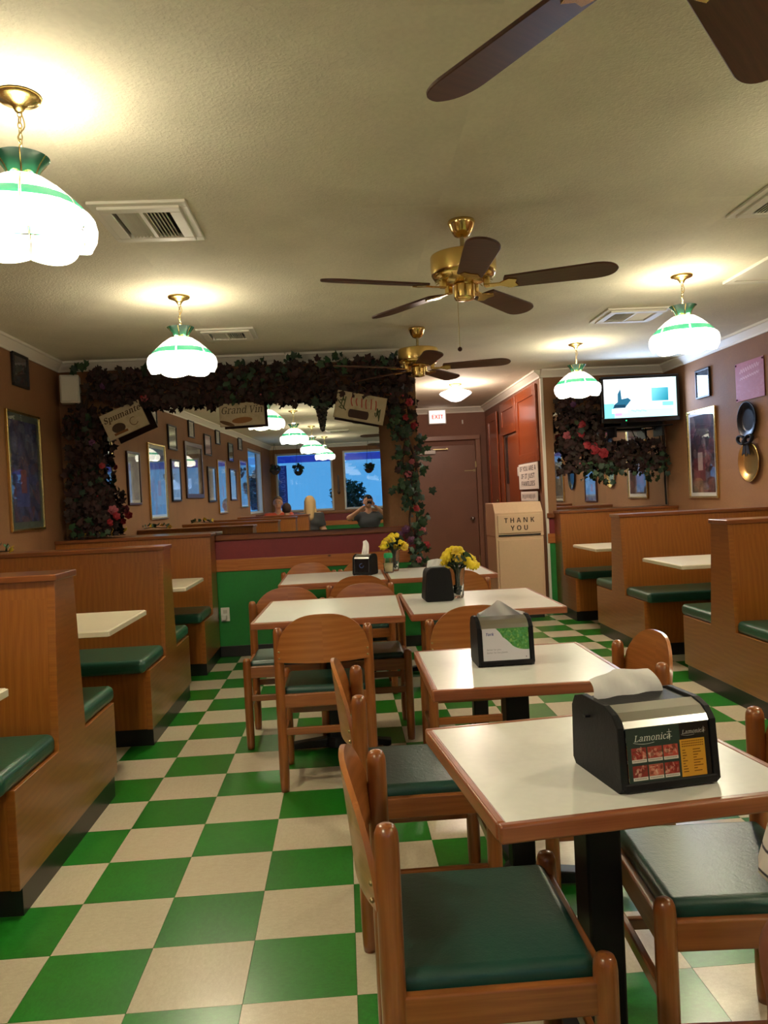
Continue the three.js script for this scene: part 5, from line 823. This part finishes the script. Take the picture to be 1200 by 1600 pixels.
function person(label, pos, turn, o) {                     // seated; local faces +z, origin on the floor under the hips
  const t = thing('person', label, 'person', pos, turn), s = o.s, seat = o.stand ?? 0.475, up = o.stand !== undefined, BX = o.reach ?? 0.40;
  const hip = [0, seat + 0.085, 0], waist = [0, seat + 0.26 * s, 0.0], chest = [0, seat + 0.42 * s, o.lean * 0.5], neck = [0, seat + 0.585 * s, o.lean], head = [0, seat + 0.765 * s, o.lean + 0.025];
  const sh = [-1, 1].map((k) => [k * 0.175 * s * o.wide, seat + 0.535 * s, o.lean * 0.9 - 0.01]);
  const A = o.arms(s, seat);                               // [[elbowL, wristL, handDir, palm], [elbowR, ...]]
  const knee = [-1, 1].map((k) => up ? [k * 0.085, seat * 0.55, 0.02] : [k * 0.10, seat + 0.035, 0.43 * s]), ank = [-1, 1].map((k) => up ? [k * 0.085, 0.095, 0] : [k * 0.10, 0.095, 0.45 * s]), toe = [-1, 1].map((k) => up ? [k * 0.09, 0.04, 0.13] : [k * 0.11, 0.04, 0.60 * s]);
  const torso = [cap([-0.07, hip[1], 0], [0.07, hip[1], 0], 0.108 * s, 0.108 * s), cap(hip, waist, 0.118 * s, 0.112 * s), cap([-0.055 * s, waist[1], 0], [0.055 * s, waist[1], 0], 0.092 * s, 0.092 * s), cap([-0.075 * s, chest[1], chest[2]], [0.075 * s, chest[1], chest[2]], 0.108 * s, 0.108 * s), cap(sh[0], sh[1], 0.062 * s, 0.062 * s)];
  const armUp = [0, 1].map((i) => cap(sh[i], A[i][0], 0.055 * s, 0.043 * s)), armLo = [0, 1].map((i) => cap(A[i][0], A[i][1], 0.043 * s, 0.027 * s));
  const legs = [0, 1].flatMap((i) => [cap([(i ? 1 : -1) * 0.085, hip[1], 0.02], knee[i], 0.092 * s, 0.064 * s), cap(knee[i], ank[i], 0.062 * s, 0.040 * s), cap(ank[i], toe[i], 0.042 * s, 0.034 * s)]);
  const hs = s * (o.bigHead || 1), skull = [ell([head[0], head[1] + 0.02 * hs, head[2] - 0.008], [0.076 * hs, 0.098 * hs, 0.096 * hs]), ell([head[0], head[1] - 0.045 * hs, head[2] + 0.022 * hs], [0.056 * hs, 0.068 * hs, 0.066 * hs])];
  const face = [cap([head[0], head[1] - 0.002, head[2] + 0.088 * hs], [head[0], head[1] - 0.030 * hs, head[2] + 0.100 * hs], 0.007 * hs, 0.012 * hs), cap([head[0] - 0.018 * hs, head[1] - 0.066 * hs, head[2] + 0.074 * hs], [head[0] + 0.018 * hs, head[1] - 0.066 * hs, head[2] + 0.074 * hs], 0.010 * hs, 0.010 * hs), ...[-1, 1].map((k) => ell([head[0] + k * 0.078 * hs, head[1] - 0.008, head[2] - 0.004], [0.012 * hs, 0.032 * hs, 0.02 * hs]))];
  const neckC = cap([neck[0], neck[1] - 0.03, neck[2]], [head[0], head[1] - 0.05, head[2] - 0.01], 0.054 * s, 0.050 * s);
  const bodyF = smin([...torso, ...armUp, ...armLo, ...legs, neckC], 0.05);
  const hi = [BX, head[1] + 0.02, up ? 0.3 : 0.78], lo = [-BX, -0.01, -0.22];
  const geos = [surfaceNet((x, y, z) => Math.max(bodyF(x, y, z), y - (head[1] - 0.055 * hs)), lo, hi, 0.018)];
  const headF = smin([...skull, ...face, cap([neck[0], head[1] - 0.09, neck[2]], [head[0], head[1] - 0.04, head[2] - 0.01], 0.050 * s, 0.048 * s)], 0.018);
  geos.push(surfaceNet(headF, [-0.13, head[1] - 0.16, head[2] - 0.15], [0.13, head[1] + 0.15, head[2] + 0.15], 0.006));
  [0, 1].forEach((i) => { const w = A[i][1], H2 = smin(handBones(w, A[i][2], A[i][3], i ? -1 : 1, A[i][4] ?? 0.35, s), 0.006); geos.push(surfaceNet(H2, w.map((q) => q - 0.19 * s), w.map((q) => q + 0.19 * s), 0.0055)); });
  part(t, 'body', merge(geos.map((g) => { g.setAttribute('uv', new THREE.Float32BufferAttribute(new Float32Array(g.attributes.position.count * 2), 2)); return g; })), S({ color: o.skin, roughness: 0.55 }));
  // shirt: torso and upper arms, a little larger, cut at collar, hem and sleeves
  const E2 = 0.017, cuts = [0, 1].map((i) => lerp3(sh[i], A[i][0], o.sleeve ?? 0.7));
  const shirtF = smin([...torso, cap(sh[0], cuts[0], 0.058 * s, (o.cuff ?? 0.052) * s), cap(sh[1], cuts[1], 0.058 * s, (o.cuff ?? 0.052) * s)], 0.05);
  const dirs = [0, 1].map((i) => unit(add(A[i][0], [sh[i], -1])));
  const shirtCut = (x, y, z) => { let d = Math.max(shirtF(x, y, z) - E2, y - (neck[1] + 0.012), hip[1] - 0.02 - y); for (let i = 0; i < 2; i++) { const q = (x - cuts[i][0]) * dirs[i][0] + (y - cuts[i][1]) * dirs[i][1] + (z - cuts[i][2]) * dirs[i][2]; if ((i ? x : -x) > 0.155 * s) d = Math.max(d, q); } return d; };
  const sg = surfaceNet(shirtCut, lo, hi, 0.015); part(t, 'shirt', uvm(sg, 'y'), o.shirt, o.shirtLabel);
  const pantsF = smin([...legs.filter((_, i) => i % 3 < 2), torso[0]], 0.04); part(t, 'trousers', surfaceNet((x, y, z) => Math.max(pantsF(x, y, z) - 0.012, y - hip[1] - 0.06, 0.11 - y), lo, hi, 0.018), o.pants);
  for (const k of [0, 1]) part(t, 'shoe', surfaceNet((x, y, z) => Math.max(cap([ank[k][0], 0.05, ank[k][2] - 0.02], [toe[k][0], 0.04, toe[k][2]], 0.05, 0.042)(x, y, z), -y + 0.004), [ank[k][0] - 0.08, -0.01, ank[k][2] - 0.12], [ank[k][0] + 0.1, 0.12, toe[k][2] + 0.08], 0.01), M.black);
  // hair
  const hr = [ell([head[0], head[1] + 0.03 * hs, head[2] - 0.016], [0.086 * hs, 0.102 * hs, 0.104 * hs])]; if (o.longHair) hr.push(cap([0, head[1] + 0.03, head[2] - 0.05], [0, neck[1] - 0.08, neck[2] - 0.10], 0.085 * hs, 0.07 * hs), ...[-1, 1].map((k) => cap([k * 0.07 * hs, head[1] + 0.02, head[2] - 0.01], [k * 0.085 * hs, neck[1] - 0.03, neck[2] - 0.02], 0.03, 0.035)));
  const hairF = smin(hr, 0.03), faceCut = (x, y, z) => { const fy = head[1] + (o.longHair ? 0.055 : 0.05) * hs; return Math.min(z - head[2] - 0.005, fy - y + 0.45 * (z - head[2])); };
  part(t, 'hair', surfaceNet((x, y, z) => Math.max(hairF(x, y, z), faceCut(x, y, z), o.longHair ? -1 : head[1] - 0.055 * hs - y), [-0.18, neck[1] - 0.2, head[2] - 0.24], [0.18, head[1] + 0.17, head[2] + 0.16], 0.008), o.hair);
  for (const k of [-1, 1]) { const e = part(t, 'eye', sph(0.0125 * hs, head[0] + k * 0.031 * hs, head[1] + 0.004, head[2] + 0.073 * hs, 10, 8), S({ color: lin(0.6, 0.58, 0.55), roughness: 0.2 })); part(e, 'iris', sph(0.0062 * hs, head[0] + k * 0.031 * hs, head[1] + 0.004, head[2] + 0.0815 * hs, 8, 6), M.dark); part(t, 'eyebrow', cap2(head, k, hs), o.hair); }
  return t;
}
function cap2(head, k, hs) { return tube([[head[0] + k * 0.015 * hs, head[1] + 0.024 * hs, head[2] + 0.083 * hs], [head[0] + k * 0.032 * hs, head[1] + 0.029 * hs, head[2] + 0.081 * hs], [head[0] + k * 0.05 * hs, head[1] + 0.023 * hs, head[2] + 0.070 * hs]], 0.0035 * hs, 8, 5); }
const cloth = (r, g, b) => S({ color: lin(r, g, b), roughness: 0.9 });
const onLap = (s, seat) => [[[-0.23 * s, seat + 0.27 * s, 0.02], [-0.13 * s, seat + 0.18, 0.26], [0.25, -0.1, 1], [0, -1, 0]], [[0.23 * s, seat + 0.27 * s, 0.02], [0.13 * s, seat + 0.18, 0.26], [-0.25, -0.1, 1], [0, -1, 0]]];
const onTable = (s, seat) => [[[-0.25 * s, seat + 0.28 * s, 0.10], [-0.12 * s, seat + 0.345, 0.34], [0.3, 0, 1], [0, -1, 0]], [[0.25 * s, seat + 0.28 * s, 0.10], [0.12 * s, seat + 0.345, 0.34], [-0.3, 0, 1], [0, -1, 0]]];
const stripes = dataTex(64, 64, (u, v) => { const k = (v * 4) % 1; return k < 0.10 ? [0.22, 0.2, 0.24] : [0.80, 0.77, 0.74]; }, true, 1, 10.5);
stripes.repeat.set(9, 9); stripes.center.set(0, 0); stripes.rotation = Math.PI / 2;
person('young person in a white striped short-sleeved shirt standing beside an empty chair', [1.735, 0, 1.10], 0, { s: 0.84, stand: 0.56, wide: 1.0, lean: 0.02, bigHead: 1.1, skin: lin(0.17, 0.055, 0.03), shirt: S({ map: stripes, roughness: 0.9 }), shirtLabel: 'white shirt with thin dark stripes', pants: cloth(0.03, 0.035, 0.06), hair: cloth(0.015, 0.01, 0.008), sleeve: 0.72, cuff: 0.066,
  arms: (s, seat) => [[[-0.265 * s, seat + 0.15 * s, -0.02], [-0.33 * s, seat - 0.09, 0.02], [0, -1, 0.15], [1, 0, 0], 0.3], [[0.215 * s, seat + 0.25 * s, -0.02], [0.23 * s, seat - 0.02, 0.05], [0, -1, 0.15], [-1, 0, 0], 0.3]] });
person('person in a dark grey shirt holding up a phone to take the photograph', [0.90, 0, 2.56], Math.PI, { s: 1.02, reach: 0.5, wide: 1.05, lean: 0.05, skin: lin(0.42, 0.20, 0.13), shirt: cloth(0.05, 0.052, 0.065), shirtLabel: 'dark grey shirt', pants: cloth(0.03, 0.035, 0.06), hair: cloth(0.02, 0.014, 0.01), sleeve: 0.75,
  arms: (s, seat) => [[[-0.33 * s, seat + 0.50 * s, 0.20], [-0.115, seat + 0.72, 0.37], [0.75, 0.9, 0.15], [0, 0, 1], 0.5], [[0.33 * s, seat + 0.50 * s, 0.20], [0.045, seat + 0.72, 0.37], [-0.75, 0.9, 0.15], [0, 0, 1], 0.5]] });
{ const t = thing('phone', 'black phone held up by the person taking the photograph', 'phone', [0.935, 1.315, 2.155]);
  part(t, 'phone_body', rbox(0.075, 0.15, 0.008, 0.006, 0, -0.03, 0), M.darkGlossy); part(t, 'phone_lens', cyl(0.006, 0.006, 0.003, 0, 0, 0).rotateX(Math.PI / 2).translate(0.0, 0.025, -0.005), M.chrome); }
person('man with short hair in an orange red shirt seated in the family booth', [-0.92, 0, 3.97], Math.PI, { s: 1.09, wide: 1.05, lean: 0.06, skin: lin(0.48, 0.24, 0.15), shirt: cloth(0.62, 0.10, 0.05), shirtLabel: 'orange red shirt', pants: cloth(0.05, 0.06, 0.1), hair: cloth(0.12, 0.06, 0.035), arms: onLap });
person('dark-haired child seated beside the blonde woman in the booth', [-0.63, 0, 2.93], 0, { s: 0.92, wide: 0.84, lean: 0.05, bigHead: 1.08, skin: lin(0.5, 0.27, 0.18), shirt: cloth(0.35, 0.25, 0.2), shirtLabel: 'tan shirt', pants: cloth(0.05, 0.06, 0.1), hair: cloth(0.04, 0.02, 0.015), arms: onLap });
person('woman with long blonde hair seated at the booth end', [-0.20, 0, 2.98], 0, { s: 1.06, wide: 0.9, lean: 0.05, longHair: true, skin: lin(0.55, 0.30, 0.20), shirt: cloth(0.04, 0.04, 0.045), shirtLabel: 'black top', pants: cloth(0.03, 0.03, 0.05), hair: cloth(0.52, 0.34, 0.17), arms: onLap });

// ---------------------------------------------------------------- hanging baskets by the back windows
function basket(label, x, y, z, seed) {
  const t = thing('hanging_basket', label, 'basket', [x, y, z], 0, 'hanging baskets at the back windows'), r = rng(seed);
  part(t, 'bowl', lathe([[0, -0.10], [0.045, -0.092], [0.085, -0.05], [0.10, 0], [0.094, 0], [0.078, -0.046], [0.04, -0.085], [0, -0.092]], 22), M.vine, 'brown woven bowl');
  part(t, 'hanger', merge([0, 1, 2].map((k) => tube([[0.097 * Math.cos(k * 2.1), 0, 0.097 * Math.sin(k * 2.1)], [0.05 * Math.cos(k * 2.1), (H - y) * 0.6, 0.05 * Math.sin(k * 2.1)], [0, H - y, 0]], 0.0025, 8, 5))), M.black);
  for (let i = 0; i < 34; i++) { const a = r() * 6.283, q = Math.sqrt(r()) * 0.11, l = part(t, 'leaf', leafShape, i % 3 ? M.leaf : M.leafBrown); l.position.set(q * Math.cos(a), 0.02 + r() * 0.12 - q * 0.3, q * Math.sin(a)); l.rotation.set(r() * 2 - 1, r() * 6, r() * 6); l.scale.setScalar(0.8 + r() * 0.4); }
  t.scale.setScalar(1);
}
basket('hanging plant basket in front of the lettered back window', -0.76, 2.0, 6.1, 3);
basket('hanging plant basket in front of the back window behind the photographer', 0.82, 1.98, 6.1, 7);
basket('hanging plant basket in the back left corner', -1.2, 2.02, 5.6, 11);
{ const t = thing('wall_ornament', 'dark slim wooden ornament on the pier between the back windows', 'ornament', [0.10, 1.6, ZB - 0.002]); part(t, 'shaft', rbox(0.05, 0.36, 0.02, 0.008, 0, 0.1, -0.012, 'y'), M.brownFrame); part(t, 'tip', lathe([[0, -0.16], [0.03, -0.13], [0.035, -0.08], [0, -0.07]], 14).translate(0, 0, -0.03), M.brownFrame); }

// ---------------------------------------------------------------- outside the back windows
{ const g = single('parking_lot', uvm(T(new THREE.BoxGeometry(60, 0.1, 46), 0, -0.25, ZB + 24)), S({ map: plasterTex(71, [0.35, 0.36, 0.38], 0.2), roughness: 0.9 }), 'dim asphalt parking lot outside the back windows', 'ground'); g.userData.kind = 'structure'; }
function tree(label, x, z, h, rad, seed) {
  const t = thing('roadside_tree', label, 'tree', [x, -0.2, z], 0, 'trees beyond the parking lot'), r = rng(seed);
  part(t, 'trunk', lathe([[0, 0], [0.22, 0], [0.15, h * 0.3], [0.09, h * 0.6], [0, h * 0.65]], 10), M.vine);
  const L = []; for (let i = 0; i < 700; i++) { const a = r() * 6.283, b = Math.acos(2 * r() - 1), q = rad * Math.cbrt(r()); const g = leafShape.clone(); g.scale(4, 4, 4).rotateX(r() * 6).rotateY(r() * 6).translate(q * Math.sin(b) * Math.cos(a), h * 0.68 + q * 0.9 * Math.cos(b), q * Math.sin(b) * Math.sin(a)); L.push(g); }
  const m = part(t, 'crown', mergeGeometries(L), M.leaf); m.userData.kind = 'stuff';
}
tree('round-crowned tree beyond the lot behind the lettered window', -7.5, 40, 3.2, 1.5, 3);
tree('low tree beyond the lot between two windows', -2.0, 44, 2.6, 1.3, 5);
tree('tall tree beyond the lot behind the photographer\'s window', 4.2, 40, 3.6, 1.5, 7);
renderer.render(scene, camera);
